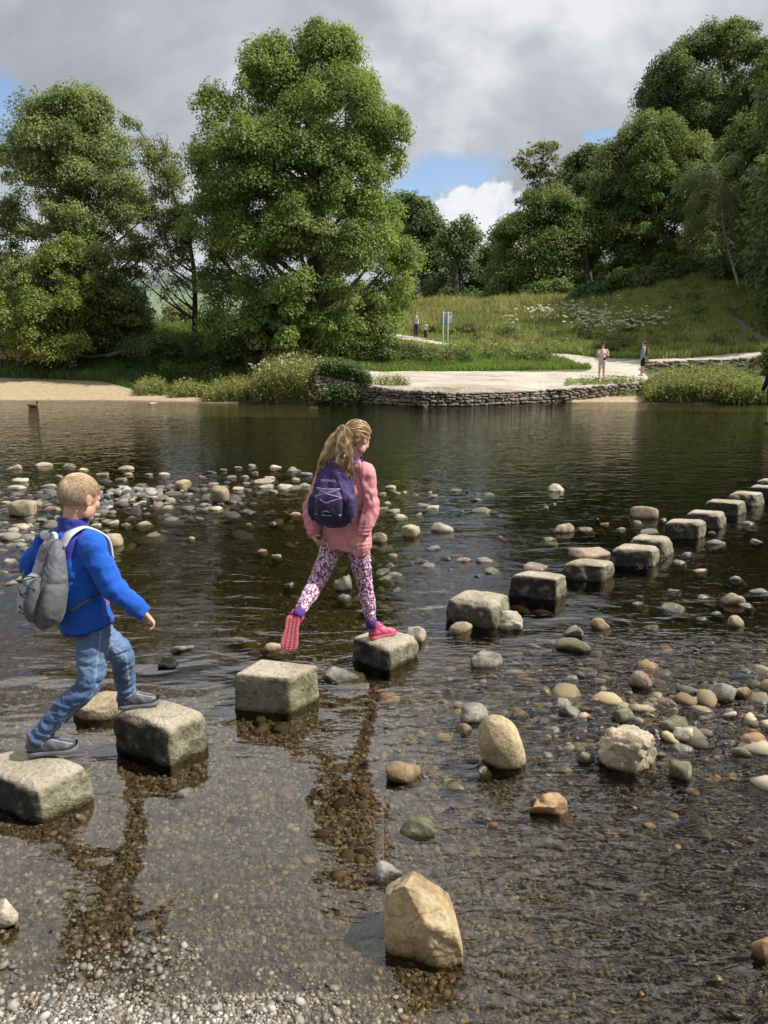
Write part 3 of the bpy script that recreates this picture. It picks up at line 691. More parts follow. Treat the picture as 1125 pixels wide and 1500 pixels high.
rest = '''15 688 30 13 t|46 741 30 12 t|73 748 32 9 p|67 715 24 12 t|18 718 30 12 a|25 707 27 9 a|100 685 23 11 g|60 684 27 10 a|181 689 25 11 t|176 705 24 8 g|187 696 16 7 a|181 717 21 8 a|196 729 24 9 g|203 718 16 6 a|148 698 22 9 t|240 696 16 6 a
275 726 14 7 g|197 750 15 7 t|243 746 19 9 t|161 768 23 8 a|183 770 16 8 g|208 770 30 8 a|279 790 12 5 t|24 776 30 13 t|12 789 34 15 t|14 802 27 9 g|25 794 20 7 a|37 808 24 10 a|10 824 24 9 a|28 852 30 21 t|8 858 28 11 g|27 821 14 7 d|40 833 22 9 a
120 757 20 8 t|135 772 22 7 a|150 779 18 6 g|84 700 18 7 t|118 706 20 7 a|140 716 18 7 t|40 728 16 6 g|88 728 18 7 a|8 738 18 8 t|96 760 16 6 g|4 768 16 9 a|60 764 18 7 g|52 790 18 8 t|60 805 20 7 d|3 840 14 7 t|158 722 14 6 g|225 730 14 5 a|120 690 16 6 a
369 684 17 10 a|349 686 14 9 t|427 691 30 12 g|403 686 19 8 a|448 697 22 13 g|443 713 23 12 a|381 709 40 11 t|388 716 25 9 a|416 717 25 12 a|347 718 20 10 t|337 701 17 9 g|305 741 11 6 t|313 748 25 9 a|366 753 32 9 d|309 693 17 7 g|236 697 16 7 a|216 697 16 6 g|309 711 20 6 g
384 810 19 8 o|404 816 17 10 a|364 769 14 4 g|400 768 14 5 g|292 761 12 5 a|432 755 24 7 t|423 859 19 10 d|295 700 14 6 a|325 690 14 6 t|357 700 16 6 a|360 709 14 6 g|395 702 18 7 a|372 694 14 6 t|431 704 18 7 t|455 718 16 8 a|400 722 16 6 t|330 714 12 5 g
572 716 19 9 a|581 724 18 8 g|592 722 11 7 t|609 726 12 6 g|636 729 20 10 g|628 722 12 6 t|668 721 20 12 l|684 721 11 5 d|700 734 21 12 g|700 725 12 6 d|718 726 19 6 n|559 748 22 12 t|576 751 22 9 t|587 759 22 8 a|568 738 14 7 t|621 744 25 9 g|634 746 20 10 a|613 756 18 7 g
678 751 17 11 d|705 752 31 12 l|733 757 8 6 d|736 789 20 6 r|635 807 25 10 g|653 821 25 14 d|680 824 27 10 p|713 824 31 12 g|622 825 19 11 d|631 833 32 10 g|721 842 33 14 n|700 846 17 8 d|660 836 11 6 d|579 844 29 10 g|564 850 28 9 n|571 830 20 7 g|576 816 18 7 t|613 855 29 9 n|583 867 29 10 n|560 725 14 7 t
812 739 10 6 d|800 744 12 5 g|808 792 28 7 a|887 769 15 10 o|877 761 8 7 d|858 778 36 7 g|910 777 18 8 g|937 767 18 9 l|973 763 16 9 g|953 782 32 9 g|1045 782 14 8 d|1050 798 34 13 g|1102 770 24 11 g|1111 795 20 10 g|1008 813 20 7 g|997 826 24 9 g|1028 837 26 7 a|1085 851 26 11 g|1037 878 34 8 g|1115 870 28 14 g|1098 890 26 9 g|941 887 32 6 g|1052 901 20 8 d|958 924 30 14 d|1030 909 26 7 d|990 868 26 8 g|943 877 24 6 d
1044 943 20 7 l|1019 954 18 10 d|1098 989 28 13 n|924 1019 20 12 g|899 1000 18 6 d|852 992 18 12 d|838 996 27 9 t|803 1020 28 18 n|869 1029 22 17 p|900 1032 36 16 n|908 1039 18 10 g|881 1045 32 9 d|941 1042 37 17 t|964 1034 10 10 g|955 1050 18 8 y|979 1035 38 17 b|990 1042 16 9 a|1013 1019 34 18 n|1017 1029 26 12 g|1040 1031 17 14 d|1119 1033 22 18 n|1118 1056 28 18 l
1031 1083 17 13 g|1005 1102 30 18 l|903 1066 18 12 n|921 1073 18 14 p|884 1069 13 11 p|804 1083 14 12 o|845 1084 18 9 d|853 1075 34 9 g|970 1109 18 17 d|743 964 16 8 d|724 995 22 10 n|784 951 25 14 l|656 1013 16 6 g|705 1010 9 6 d|772 1032 17 13 d|780 1041 11 8 d|752 1047 12 6 d|801 1036 20 5 d|585 1103 20 10 a|622 1141 14 8 a|546 1116 22 13 g|688 1118 32 15 g|708 1133 28 15 n|811 1074 32 12 g|804 1113 24 19 g|780 1116 16 14 o
662 1186 16 10 r|704 1200 22 12 n|726 1213 22 14 r|665 1341 22 13 r|1056 1439 18 13 y|1086 1492 22 14 g|3 1036 15 8 g|267 1168 30 19 g|946 1462 20 18 o|882 933 9 5 p|940 1062 14 8 d|962 1075 22 12 d|975 1060 18 9 d|1022 1062 12 7 g|1050 1050 14 6 d|830 1062 14 6 g|790 1060 14 6 d|866 1054 12 6 r|890 1085 16 9 p|872 1100 14 10 r|1060 1092 20 10 d|820 1100 18 10 g|835 1092 16 8 p'''
TY_ = dict(t='tan', a='pale', g='grey', l='olive', n='green', p='pink', o='orange', d='dark', w='white', r='red', b='brown', y='yellow')
for it in rest.replace('\n', '|').split('|'):
    q = it.split(); ag = random.choice([.3, .5, .7, .95]); x_, y_, w_, h_ = map(float, q[:4]); rock(x_, y_, w_, h_ * .8, TY_[q[4]], ag, .24)
for (x, y, w, h) in ((221, 592, 19, 5), (236, 588, 12, 5), (210, 580, 20, 8), (320, 585, 12, 5), (900, 589, 30, 4), (872, 590, 16, 4), (935, 586, 14, 7), (846, 591, 14, 4)):
    rock(x, y, w, h, 'pale' if w % 2 else 'tan', .4, .12, 2)
    RK[-1]['far'] = True
# big angular boulder in the foreground
hull = [P(563, 1312, .17), P(592, 1297, .25), P(613, 1303, .245), P(640, 1326, .20), P(656, 1341, .17), P(669, 1372, .115), P(679, 1400, .045), P(677, 1409, 0), P(640, 1418, 0), P(600, 1406, 0), P(567, 1394, 0), P(562, 1350, .10), P(622, 1352, .175), P(598, 1382, .065), P(655, 1385, .07),
        P(600, 1300, .235) + V3(.02, .12, -.02), P(650, 1340, .16) + V3(.03, .14, -.03), P(672, 1380, .1) + V3(.02, .15, -.05), P(566, 1315, .16) + V3(0, .13, -.05)]
hull += [V3(h[0], h[1], -.06) for h in (hull[7], hull[8], hull[9], hull[10])] + [V3(h[0], h[1] + .02, -.06) for h in hull[15:]]
bm = bmesh.new(); [bm.verts.new(h) for h in hull]; bmesh.ops.convex_hull(bm, input=bm.verts[:]); bmesh.ops.triangulate(bm, faces=bm.faces[:])
bm.verts.ensure_lookup_table(); bm.verts.index_update(); g = Geo(); g.add([v.co[:] for v in bm.verts], [[v.index for v in f.verts] for f in bm.faces]); bm.free()
hc_ = np.array([P(620, 1400, 0)[0], P(620, 1400, 0)[1] + .1, 0])
def boulder_disp(v):
    ln = np.abs(fbm(v * V3(7, 7, 4) + 3, 3, 4) - .5)
    return (fbm(v * 9, 4, 3) - .5) * .030 + (fbm(v * 38, 3, 8) - .5) * .009 - np.clip(.012 - ln, 0, 1) * .5 * (fbm(v * 4, 2, 9) > .55)
o = g.skin('boulder', .0042, STONE, None, hc_, 4, boulder_disp); o.color = (.46, .35, .20, 1)
tag(o, 'big angular golden-tan boulder with a shaded grey face, alone in the foreground', 'boulder')
# rough crust on the lumpy boulder
me = lump.data; v = mverts(me); n_ = mnorms(me)
v = v + n_ * ((fbm(v * 75, 3, 2) - .5) * .034 + (fbm(v * 24, 3, 6) - .5) * .04)[:, None]; me.vertices.foreach_set('co', v.astype(np.float32).ravel()); me.update()
lump.color = (.50, .43, .32, 1)

# labels: look + place; the ones that still look alike are told apart by their order from left to right
def zone(r):
    x, y = r['cx'], r['yb']
    if r.get('far'): return ('at the waterline of the far sandy beach', 'stones along the far waterline') if x < 400 else ('at the waterline by the far quay wall', 'stones along the far waterline')
    if y < 780 and x < 215: return ('on the left gravel bar', 'stones of the left gravel bar')
    if y < 900 and x < 60: return ('left of the boy', 'stones left of the boy')
    if y < 780 and x < 470: return ('on the middle gravel bar', 'stones of the middle gravel bar')
    if y < 900 and x < 470: return ('between the children', 'stones in the still water')
    if x < 760 and y < 900: return ('in the pool right of the girl', 'stones in the pool right of the girl')
    if y < 800: return ('beside the far stepping stones', 'stones by the far stepping stones')
    if y < 960: return ('right of the stepping stone line', 'stones right of the stepping line')
    if x > 790 and y < 1125: return ('in the riffle', 'stones of the riffle')
    if y < 1160: return ('around the upright tan boulder', 'stones near the upright boulder')
    return ('in the shallow foreground water', 'stones in the foreground')
adj = {'tan': 'tan', 'pale': 'pale', 'grey': 'grey', 'olive': 'olive', 'green': 'mossy green', 'pink': 'pink', 'orange': 'orange', 'dark': 'dark wet', 'white': 'white', 'red': 'reddish', 'brown': 'brown', 'yellow': 'yellowish'}
fam = {}
for r in RK:
    z_, g_ = zone(r)
    if r['label']: tag(r['o'], r['label'], 'rock' if r['o'].name.startswith('river') else 'boulder'); continue
    sc_ = r['w'] / (r['yb'] - 520)
    size = 'small' if sc_ < .075 else 'medium' if sc_ < .12 else 'large'
    shp = 'angular' if r['ang'] > .4 else 'rounded'
    if r['h'] < r['w'] * .33: shp = 'flat'
    fam.setdefault((f"{size} {shp} {adj[r['typ']]} rock {z_}", g_), []).append(r)
ORD = ['first', 'second', 'third', 'fourth', 'fifth', 'sixth', 'seventh', 'eighth', 'ninth', 'tenth', 'eleventh', 'twelfth']
for (base, g_), L in fam.items():
    L.sort(key=lambda r: r['cx'])
    for k, r in enumerate(L):
        lab = base if len(L) == 1 else (('left ', 'right ')[k] + base if len(L) == 2 else f'{ORD[min(k, 11)]} from left, ' + base)
        tag(r['o'], lab, 'rock', g_)
# ------------------------------------------------------------------ dry stone walls
def wall_mat():
    m = M('dry_stone'); s = m.attr(); o = m.pos(); a = m.noise(9, 4, .6, o)
    c = m.mix(m.ramp(a, [(.4, 0.0), (.7, .8)]), s, m.mix(1.0, s, (.5, .48, .42), 'MULTIPLY'))
    z = m.sep(o)[2]; wet = m.ramp(m.math('ADD', m.math('MULTIPLY', z, 5.0), m.math('MULTIPLY', a, .5)), [(.3, 1.0), (.6, 0.0)])
    c = m.mix(wet, c, m.mix(1.0, c, (.4, .37, .3), 'MULTIPLY'))
    m.p(Base_Color=c, Roughness=.9, Normal=m.bump(a, .02)); return m.m
WALLM = wall_mat(); DARKCORE = simple('earth_core', (.025, .022, .018), .95)
def rounded_stone(r, h):
    v, f = CUBE8; p = v / ((np.abs(v) ** 5).sum(1) ** .2)[:, None]
    p = p * (1 + (fbm(v * 1.2 + r.uniform(0, 60), 2, 3) - .5)[:, None] * .35)
    return p * h, f
CUBE8 = grid_cube(4)
def dry_wall(name, line, zt, zb, course, lens, label, seed, shade=1.0):
    """line: (n,2) plan; zt, zb: top and bottom along it"""
    r = np.random.default_rng(seed); d = np.r_[0, np.cumsum(np.linalg.norm(np.diff(line, axis=0), axis=1))]; Lt = d[-1]
    root = empty(name, (*line.mean(0), 0), label, 'wall'); O = (*line.mean(0), 0)
    V = []; F = []; C = []; n = 0
    maxh = (zt - zb).max(); nc = int(math.ceil(maxh / course)) + 1
    off = [0.0]
    for k in range(nc): off.append(off[-1] + course * r.uniform(.6, 1.45))
    for k in range(nc):
        s = -r.uniform(0, .3)
        while s < Lt:
            L = lens[0] * .7 + (lens[1] - lens[0] * .7) * r.random() ** 1.4 * (1.2 if k == 0 else 1); sm = s + L / 2; s += L
            if sm > Lt: break
            x = np.interp(sm, d, line[:, 0]); y = np.interp(sm, d, line[:, 1]); i = min(np.searchsorted(d, sm), len(d) - 1); tdir = unit(line[i] - line[i - 1]) if i else unit(line[1] - line[0])
            top, bot = np.interp(sm, d, zt), np.interp(sm, d, zb)
            z0 = bot + off[k]; z1 = min(bot + off[k + 1], top)
            if z1 - z0 < .035: continue
            h = (z1 - z0) / 2
            p, f = rounded_stone(r, np.array([L / 2 * .94, r.uniform(.13, .19), h * .93]))
            a = r.normal(0, .09); p[:, 2] += p[:, 0] * a + r.normal(0, .012)
            nrm = np.array([tdir[1], -tdir[0]])
            bat = (z0 - bot) * .12; ctr = np.array([x, y]) - nrm * (.10 + bat - r.uniform(-.035, .035))
            w = np.column_stack([ctr[0] + p[:, 0] * tdir[0] - p[:, 1] * nrm[0] * -1, ctr[1] + p[:, 0] * tdir[1] + p[:, 1] * nrm[1], z0 + h + p[:, 2]])
            c = np.array([(.34, .29, .22), (.27, .24, .19), (.40, .36, .28), (.20, .18, .145), (.31, .24, .17)][r.integers(5)]) * r.uniform(.8, 1.25) * shade
            V.append(w); F.append(f + n); n += len(w); C.append(np.tile(c, (len(w), 1)))
    obj('stonework', np.vstack(V), np.vstack(F), WALLM, root, O, col=np.vstack(C))
    # earth core behind the stones
    nn = np.gradient(line, axis=0); nn = unitn(np.column_stack([nn[:, 1], -nn[:, 0]]))
    a = line - nn * .14; b = line - nn * .5; m_ = len(line)
    V = np.vstack([np.column_stack([a, zb - .2]), np.column_stack([a - nn * .07, zt - .05]), np.column_stack([b, zt - .05]), np.column_stack([b, zb - .2])])
    F = [(k * m_ + i, k * m_ + i + 1, ((k + 1) % 4) * m_ + i + 1, ((k + 1) % 4) * m_ + i) for k in range(4) for i in range(m_ - 1)]
    obj('core', V, F, DARKCORE, root, O, smooth=False)
    return root
wx = np.linspace(466, 944, 60); wy = np.interp(wx, WPX, WY)
ln = []; ztp = []; zbt = []
for x_, y_ in zip(wx, wy):
    p_ = J(x_, float(np.interp(x_, WPX, WT)), y_); ln.append(p_[:2]); ztp.append(p_[2]); zbt.append(-.12 if x_ < 820 else np.interp(x_, [820, 850, 900, 944], [-.1, .1, .35, .5]))
dry_wall('quay_wall', np.array(ln), np.array(ztp), np.array(zbt), .14, (.18, .55), 'low curved dry stone quay wall holding up the pale landing at the water', 11, .72)
wx = np.linspace(949, 1119, 24); ln = []; ztp = []; zbt = []
for x_ in wx:
    p_ = J(x_, np.interp(x_, [949, 1060, 1119], [529, 526.5, 521]), 39.02); ln.append(p_[:2]); ztp.append(p_[2]); zbt.append(J(x_, 552, 39.02)[2])
dry_wall('path_wall', np.array(ln), np.array(ztp), np.array(zbt), .15, (.2, .6), 'dry stone retaining wall under the path at the right, behind tall weeds', 12)

# ------------------------------------------------------------------ foliage
def tube(pts, rad, n=7, k=4):
    g = Geo(); g.loft(pts, rad, (.3, .9, .1), n, k); return g
def leaf_cards(c, nrm, L, W, r, up=.0):
    """one pointed leaf-shaped face each"""
    n = len(c); nrm = unitn(nrm); t = r.normal(size=(n, 3)); t[:, 2] -= up; t = unitn(t - nrm * (t * nrm).sum(1, keepdims=True)); b = np.cross(nrm, t)
    L = L[:, None]; W = W[:, None]; fold = nrm * L * .12
    V = np.stack([c - t * L * .5, c + b * W * .5 - t * L * .05 - fold, c + t * L * .5, c - b * W * .5 - t * L * .05 - fold], 1).reshape(-1, 3)
    return V, np.arange(4 * n).reshape(n, 4)
def clump_leaves(C, R, per, size, pal, r, flat=.62, droop=.3, shell=.5, hue=.16, updir=.55):
    """C (m,3) clump centres, R radii; leaves spread through flattened drooping clumps"""
    m = len(C); k = np.maximum(4, (per * (R / R.mean()) ** 2 * r.uniform(.7, 1.3, m)).astype(int)); idx = np.repeat(np.arange(m), k); n = len(idx)
    d = unitn(r.normal(size=(n, 3))); u = r.random(n) ** shell
    lob = 1 + (fbm(d * 1.7 + idx[:, None] * 3.1, 2, 7) - .5) * .9
    off = d * (u * R[idx] * lob)[:, None] * V3(1, 1, flat); hr = np.linalg.norm(off[:, :2], axis=1)
    off[:, 2] -= droop * hr * hr / R[idx]
    c = C[idx] + off
    nm = d * .8 + V3(0, 0, updir) + r.normal(0, .55, (n, 3))
    base = np.array(pal)[r.integers(0, len(pal), m)][idx]
    col = base * (1 + r.normal(0, hue, (n, 1))) * (1 + r.normal(0, .06, (n, 3)))
    L = size * r.uniform(.7, 1.35, n)
    V, F = leaf_cards(c, nm, L, L * r.uniform(.5, .8, n), r, .4)
    return V, F, np.repeat(np.clip(col, .004, .9), 4, 0)

PAL = dict(lime=[(.115, .165, .052), (.095, .145, .045), (.13, .175, .062), (.08, .12, .04)], mid=[(.075, .115, .04), (.092, .13, .046), (.065, .10, .036), (.105, .135, .055)],
           dark=[(.050, .080, .034), (.062, .092, .038), (.042, .066, .030), (.072, .10, .042)], willow=[(.115, .15, .065), (.14, .17, .075), (.09, .125, .055)],
           yellow=[(.115, .155, .045), (.10, .14, .04), (.13, .165, .055)], grey=[(.10, .125, .06), (.085, .11, .055), (.12, .14, .07)], weed=[(.10, .14, .04), (.14, .165, .055), (.085, .12, .035), (.16, .15, .08)])
PAL = {k: [tuple(np.array(c) * (1.68, 1.42, 1.5)) for c in v] for k, v in PAL.items()}
PAL = {k: [tuple(np.array(c) * (V3(1.42, 1.48, 1.28) if k == 'dark' else V3(1.2, 1.27, 1.1))) for c in v] for k, v in PAL.items()}
def outline(rows, Y):
    """rows: (py, pxl, pxr) top to bottom -> heights, centre x, half width in metres at distance Y"""
    z = []; c = []; h = []
    for py, a, b in rows:
        m_ = (a + b) / 2; a, b = m_ + (a - m_) * 1.07, m_ + (b - m_) * 1.07
        A, B = J(a, py, Y), J(b, py, Y); z.append(A[2]); c.append((A[0] + B[0]) / 2); h.append((B[0] - A[0]) / 2)
    o = np.argsort(z); return np.array(z)[o], np.array(c)[o], np.array(h)[o]
def tree(name, rows, Y, base, pal, label, seed, cat='tree', nclump=200, per=330, R=(1.0, .3), size=.17, trunk=.35, limbs=36, depth=.9, core=.3, bark=None, group=None,
         flat=.62, droop=.3, shell=.5, hue=.16, lean=None, holes=.0, trunk_top=.8, boughs=True, twigs=0, lobes=.4):
    r = np.random.default_rng(seed); z, cx, hw = outline(rows, Y)
    B = np.array(base, float); root = empty(name, tuple(B), label, cat, group)
    # clump centres
    zz = np.linspace(z[0], z[-1], 300); w = np.interp(zz, z, hw); pz = w / w.sum(); C = []
    Rm = R[0]
    ztmp = r.choice(zz, nclump, p=pz) + r.uniform(-.1, .1, nclump)
    th = r.uniform(0, 2 * math.pi, nclump); inner = r.random(nclump) < core
    rho = np.where(inner, r.uniform(.1, .65, nclump), r.uniform(.78, 1.0, nclump))
    ww = np.interp(ztmp, z, hw); lobe = .88 + lobes * (fbm(np.stack([np.cos(th) * 1.3, np.sin(th) * 1.3, ztmp * .22], 1) + seed, 2, seed % 99) - .2)
    Rr = np.clip(r.normal(R[0], R[1], nclump), R[0] * .45, R[0] * 1.8); Rr = np.minimum(Rr, ww * .75 + .25)
    rad = np.clip(ww * np.minimum(lobe, 1.06) * rho - Rr * .55 * (rho > .7), 0, None)
    C = np.stack([np.interp(ztmp, z, cx) + np.cos(th) * rad, Y + np.sin(th) * rad * depth, np.clip(ztmp - Rr * .3 * (ztmp > z[-1] - Rr), z[0] + Rr * .3, None)], 1)
    if boughs and nclump > 40:      # gather part of the clumps into layered boughs
        nb = max(6, nclump // 9); bi = r.choice(nclump, nb, replace=False); mv = np.nonzero(r.random(nclump) < .5)[0]; w_ = bi[r.integers(0, nb, len(mv))]
        C[mv] = C[w_] + r.normal(0, 1, (len(mv), 3)) * (R[0] * V3(1.15, 1.15, .42))
        zc_ = np.clip(C[:, 2], z[0], z[-1]); lim = np.interp(zc_, z, hw) - Rr * .45; dx = C[:, 0] - np.interp(zc_, z, cx); dy = (C[:, 1] - Y) / depth; q_ = np.hypot(dx, dy); k_ = np.minimum(1, np.maximum(lim, .15) / (q_ + 1e-6))
        C[:, 0] = np.interp(zc_, z, cx) + dx * k_; C[:, 1] = Y + dy * k_ * depth; C[:, 2] = np.minimum(C[:, 2], z[-1] - Rr * .35)
    if holes:
        kk = fbm(C * .22 + seed * 2.3, 2, 8) > holes; C, Rr, rad, th = C[kk], Rr[kk], rad[kk], th[kk]
    V, F, col = clump_leaves(C, Rr, per, size, PAL[pal], r, flat, droop, shell, hue)
    obj('crown', V, F, LEAF, root, B, col=col, smooth=False)
    if trunk:
        g = Geo(); top = z[0] + (z[-1] - z[0]) * trunk_top; tx = np.interp(top, z, cx)
        T0 = B - V3(0, 0, .4); T3 = np.array([tx, Y, top]); mid = (T0 + T3) / 2 + V3(r.normal(0, .04), r.normal(0, .04), 0) * (top - B[2]) + (np.array(lean) if lean is not None else 0)
        tp = spline(np.array([T0, mid, T3]), 10); g.loft(np.array([T0, mid, T3]), [trunk * 1.15, trunk * .75, trunk * .12], (1, .1, 0), 10, 6)
        sel = r.choice(len(C), min(limbs, len(C)), replace=False)
        for i in sel:
            c = C[i]; hz_ = c[2] - .75 * np.linalg.norm((c - tp[:, :3][np.argmin(abs(tp[:, 2] - c[2]))])[:2]) - .3
            j = int(np.argmin(abs(tp[:, 2] - max(hz_, B[2] + (z[-1] - B[2]) * .06)))); a = tp[j]; q = c + r.normal(0, .15, 3)
            m_ = a * .5 + q * .5 + V3(0, 0, -.08 * np.linalg.norm(q - a)) + r.normal(0, .12, 3) * np.linalg.norm(q - a) * .25
            rr_ = trunk * (1 - j / len(tp)) * .42 + .02
            g.loft(np.array([a, m_, q]), [rr_, rr_ * .6, .012], (1, .2, 0), 6, 4)
            for _ in range(twigs):
                e = q + unit(r.normal(size=3) + (q - a) / np.linalg.norm(q - a)) * Rr[i] * 1.1
                g.loft(np.array([m_ * .4 + q * .6, (q + e) / 2 + r.normal(0, .1, 3), e]), [.022, .014, .005], (1, .2, 0), 4, 3)
        g.make('trunk', bark or BARK, root, B)
    return root
def gnd(px, Y): return tpt(px, Y)

# the two big riverside trees
tree('broadleaf_tree', [(28, 448, 476), (48, 428, 508), (75, 372, 524), (105, 352, 542), (135, 330, 556), (160, 292, 592), (190, 280, 597), (225, 276, 584), (260, 272, 578), (300, 270, 586), (340, 276, 596), (380, 284, 604), (420, 288, 606), (455, 286, 602), (490, 292, 560), (515, 345, 520)],
     43.5, gnd(440, 43.5), 'lime', 'tallest broad leafy green tree in the middle of the far bank', 101, nclump=700, per=460, R=(.85, .28), size=.142, trunk=.5, limbs=60, depth=.85, core=.34, droop=.5, lobes=.45)
tree('broadleaf_tree', [(128, 82, 128), (145, 42, 150), (175, 32, 172), (205, 14, 186), (240, 6, 196), (280, -2, 208), (320, -20, 214), (360, -25, 216), (400, -30, 210), (440, -30, 214), (480, -20, 205), (505, 120, 205)],
     45.5, gnd(110, 45.5), 'willow', 'large tree at the left with bare limbs showing through its crown', 102, nclump=540, per=380, R=(.85, .3), size=.135, trunk=.42, limbs=80, core=.3, bark=simple('pale_bark', (.22, .19, .15), .9), twigs=1, holes=.3)
tree('willow_bush', [(338, 85, 115), (360, 62, 130), (390, 30, 132), (420, 8, 130), (450, -8, 135), (480, -15, 128), (505, -14, 118), (520, 70, 108)], 41.2, gnd(60, 42), 'yellow', 'light yellow-green bushy willow hanging over the sand at the left', 103, 'bush',
     nclump=120, per=330, R=(.6, .2), size=.13, trunk=.12, limbs=24, core=.35, droop=.7)
tree('leaning_tree', [(165, 172, 200), (190, 165, 232), (220, 200, 262), (260, 205, 275), (300, 210, 280), (340, 205, 285), (380, 190, 285), (415, 198, 285), (440, 205, 270)], 46.5, gnd(285, 47), 'grey', 'thin sparse tree with a dark forked limb between the two big trees', 104,
     nclump=150, per=120, R=(.7, .2), size=.13, trunk=.16, limbs=44, core=.3, holes=.2, lean=(.8, 0, 0), bark=BARKD, twigs=2, shell=.7)
tree('hazel_bush', [(405, 145, 190), (430, 130, 214), (460, 128, 216), (490, 140, 212), (510, 160, 200)], 43.8, gnd(175, 44), 'mid', 'round dark green bush right of the yellow willow', 106, 'bush', nclump=60, per=260, R=(.65, .2), size=.16, trunk=.1, limbs=10)
tree('elder_bush', [(438, 382, 450), (455, 362, 490), (475, 350, 498), (500, 346, 500), (522, 352, 490), (535, 370, 480)], 40.2, gnd(420, 40.2), 'lime', 'elder bush with large pale green leaves at the foot of the tallest tree', 107, 'bush',
     nclump=80, per=190, R=(.5, .15), size=.2, trunk=.1, limbs=14, core=.4)
tree('bank_shrub', [(487, 505, 560), (500, 498, 590), (518, 495, 600), (532, 492, 580)], 43.3, gnd(540, 43.3), 'mid', 'low dark bramble on the grass slope left of the landing', 108, 'bush', nclump=34, per=170, R=(.4, .12), size=.13, trunk=0)
tree('bank_shrub', [(488, 190, 350), (510, 180, 370), (540, 180, 370), (565, 215, 345)], 43.0, gnd(275, 42.6), 'dark', 'dark scrub covering the shaded bank between the trees', 109, 'bush', nclump=170, per=190, R=(.5, .15), size=.12, trunk=0)
tree('bank_shrub', [(508, 0, 120), (525, -60, 130), (542, -60, 130)], 45.6, gnd(30, 45.4), 'dark', 'dark undergrowth beneath the left willow', 110, 'bush', nclump=70, per=150, R=(.5, .15), size=.12, trunk=0)
# trees behind the meadow
BT = 'trees at the edge of the meadow'
tree('oak_tree', [(283, 578, 606), (305, 560, 640), (340, 560, 652), (380, 560, 660), (420, 560, 665), (470, 560, 660)], 88, gnd(615, 84), 'dark', 'dark oak directly right of the tallest tree', 121, nclump=180, per=300, R=(1.4, .45), size=.30, trunk=.5, limbs=20, group=BT)
tree('oak_tree', [(312, 650, 695), (328, 636, 706), (352, 645, 700), (372, 635, 690), (395, 628, 702), (430, 625, 708), (468, 625, 705)], 80, gnd(668, 78), 'dark', 'oak with an open forked top showing cloud behind', 122, nclump=100, per=230, R=(1.1, .35), size=.27, trunk=.4, limbs=34, group=BT, bark=BARKD, twigs=1, holes=.3)
tree('ash_tree', [(198, 788, 808), (215, 768, 822), (235, 745, 815), (262, 765, 826), (300, 768, 828)], 70, gnd(800, 70), 'grey', 'feathery sparse treetop rising above the meadow trees', 123, nclump=150, per=34, R=(.5, .18), size=.2, trunk=.16, limbs=50, group=BT, twigs=2, flat=.35, trunk_top=.97, shell=.8, lobes=.9, boughs=False, depth=.8, core=.45)
tree('beech_tree', [(280, 770, 845), (310, 742, 860), (345, 724, 866), (380, 716, 862), (410, 708, 862), (432, 712, 850), (466, 715, 850)], 68, gnd(790, 67), 'mid', 'broad mid green tree below the feathery treetop', 124, nclump=210, per=380, R=(1.1, .35), size=.20, trunk=.35, limbs=26, group=BT, lobes=.6)
tree('beech_tree', [(214, 836, 866), (232, 820, 882), (262, 812, 888), (300, 805, 890), (350, 812, 885), (445, 815, 890)], 80, gnd(850, 78), 'dark', 'dull green tree standing behind the feathery treetop', 125, nclump=170, per=280, R=(1.3, .4), size=.27, trunk=.4, limbs=24, group=BT, twigs=1)
tree('dark_bush', [(345, 722, 742), (368, 704, 756), (395, 696, 768), (425, 690, 768), (468, 685, 775)], 84, gnd(730, 82), 'dark', 'low dark trees closing the gap at the meadow edge', 126, 'tree', nclump=110, per=260, R=(1.2, .35), size=.28, trunk=.25, limbs=10, group=BT)
tree('sycamore_tree', [(163, 952, 985), (185, 920, 1012), (210, 888, 1030), (245, 878, 1042), (285, 872, 1048), (325, 868, 1046), (365, 872, 1035), (395, 880, 1025), (428, 885, 1020)], 69, gnd(950, 68), 'mid', 'large rounded sycamore right of centre on the slope', 127, nclump=340, per=430, R=(1.15, .35), size=.205, trunk=.5, limbs=34, group=BT, droop=.5, lobes=.6)
tree('ash_tree', [(32, 1060, 1092), (50, 1015, 1110), (75, 990, 1125), (100, 955, 1150), (130, 945, 1180), (165, 952, 1190), (200, 975, 1200), (240, 1000, 1200), (280, 1010, 1190)], 86, gnd(1075, 84), 'dark', 'tallest tree on the right skyline, with layered dark boughs', 128, nclump=400, per=420, R=(1.45, .5), size=.25, trunk=.6, limbs=50, group=BT, droop=.5, holes=.36, lobes=.65)
tree('sycamore_tree', [(60, 1140, 1175), (90, 1110, 1230), (140, 1095, 1260), (220, 1090, 1270), (320, 1100, 1260)], 80, gnd(1180, 78), 'dark', 'dark tree filling the upper right corner', 129, nclump=200, per=280, R=(1.6, .45), size=.30, trunk=.5, limbs=20, group=BT)
tree('sycamore_tree', [(148, 1105, 1140), (175, 1075, 1165), (210, 1062, 1190), (250, 1058, 1205), (300, 1062, 1210), (350, 1075, 1210), (400, 1085, 1200), (445, 1090, 1200)], 62, gnd(1140, 61.5), 'mid', 'leafy tree at the right edge with pale outer boughs', 130, nclump=220, per=300, R=(1.1, .35), size=.24, trunk=.45, limbs=40, group=BT, droop=.5)
tree('holly_tree', [(215, 1015, 1080), (260, 1000, 1100), (320, 1000, 1110), (370, 1010, 1110), (425, 990, 1120)], 78, gnd(1060, 76), 'dark', 'very dark trees behind the white birch', 131, nclump=170, per=260, R=(1.3, .4), size=.27, trunk=.3, limbs=12, group=BT)
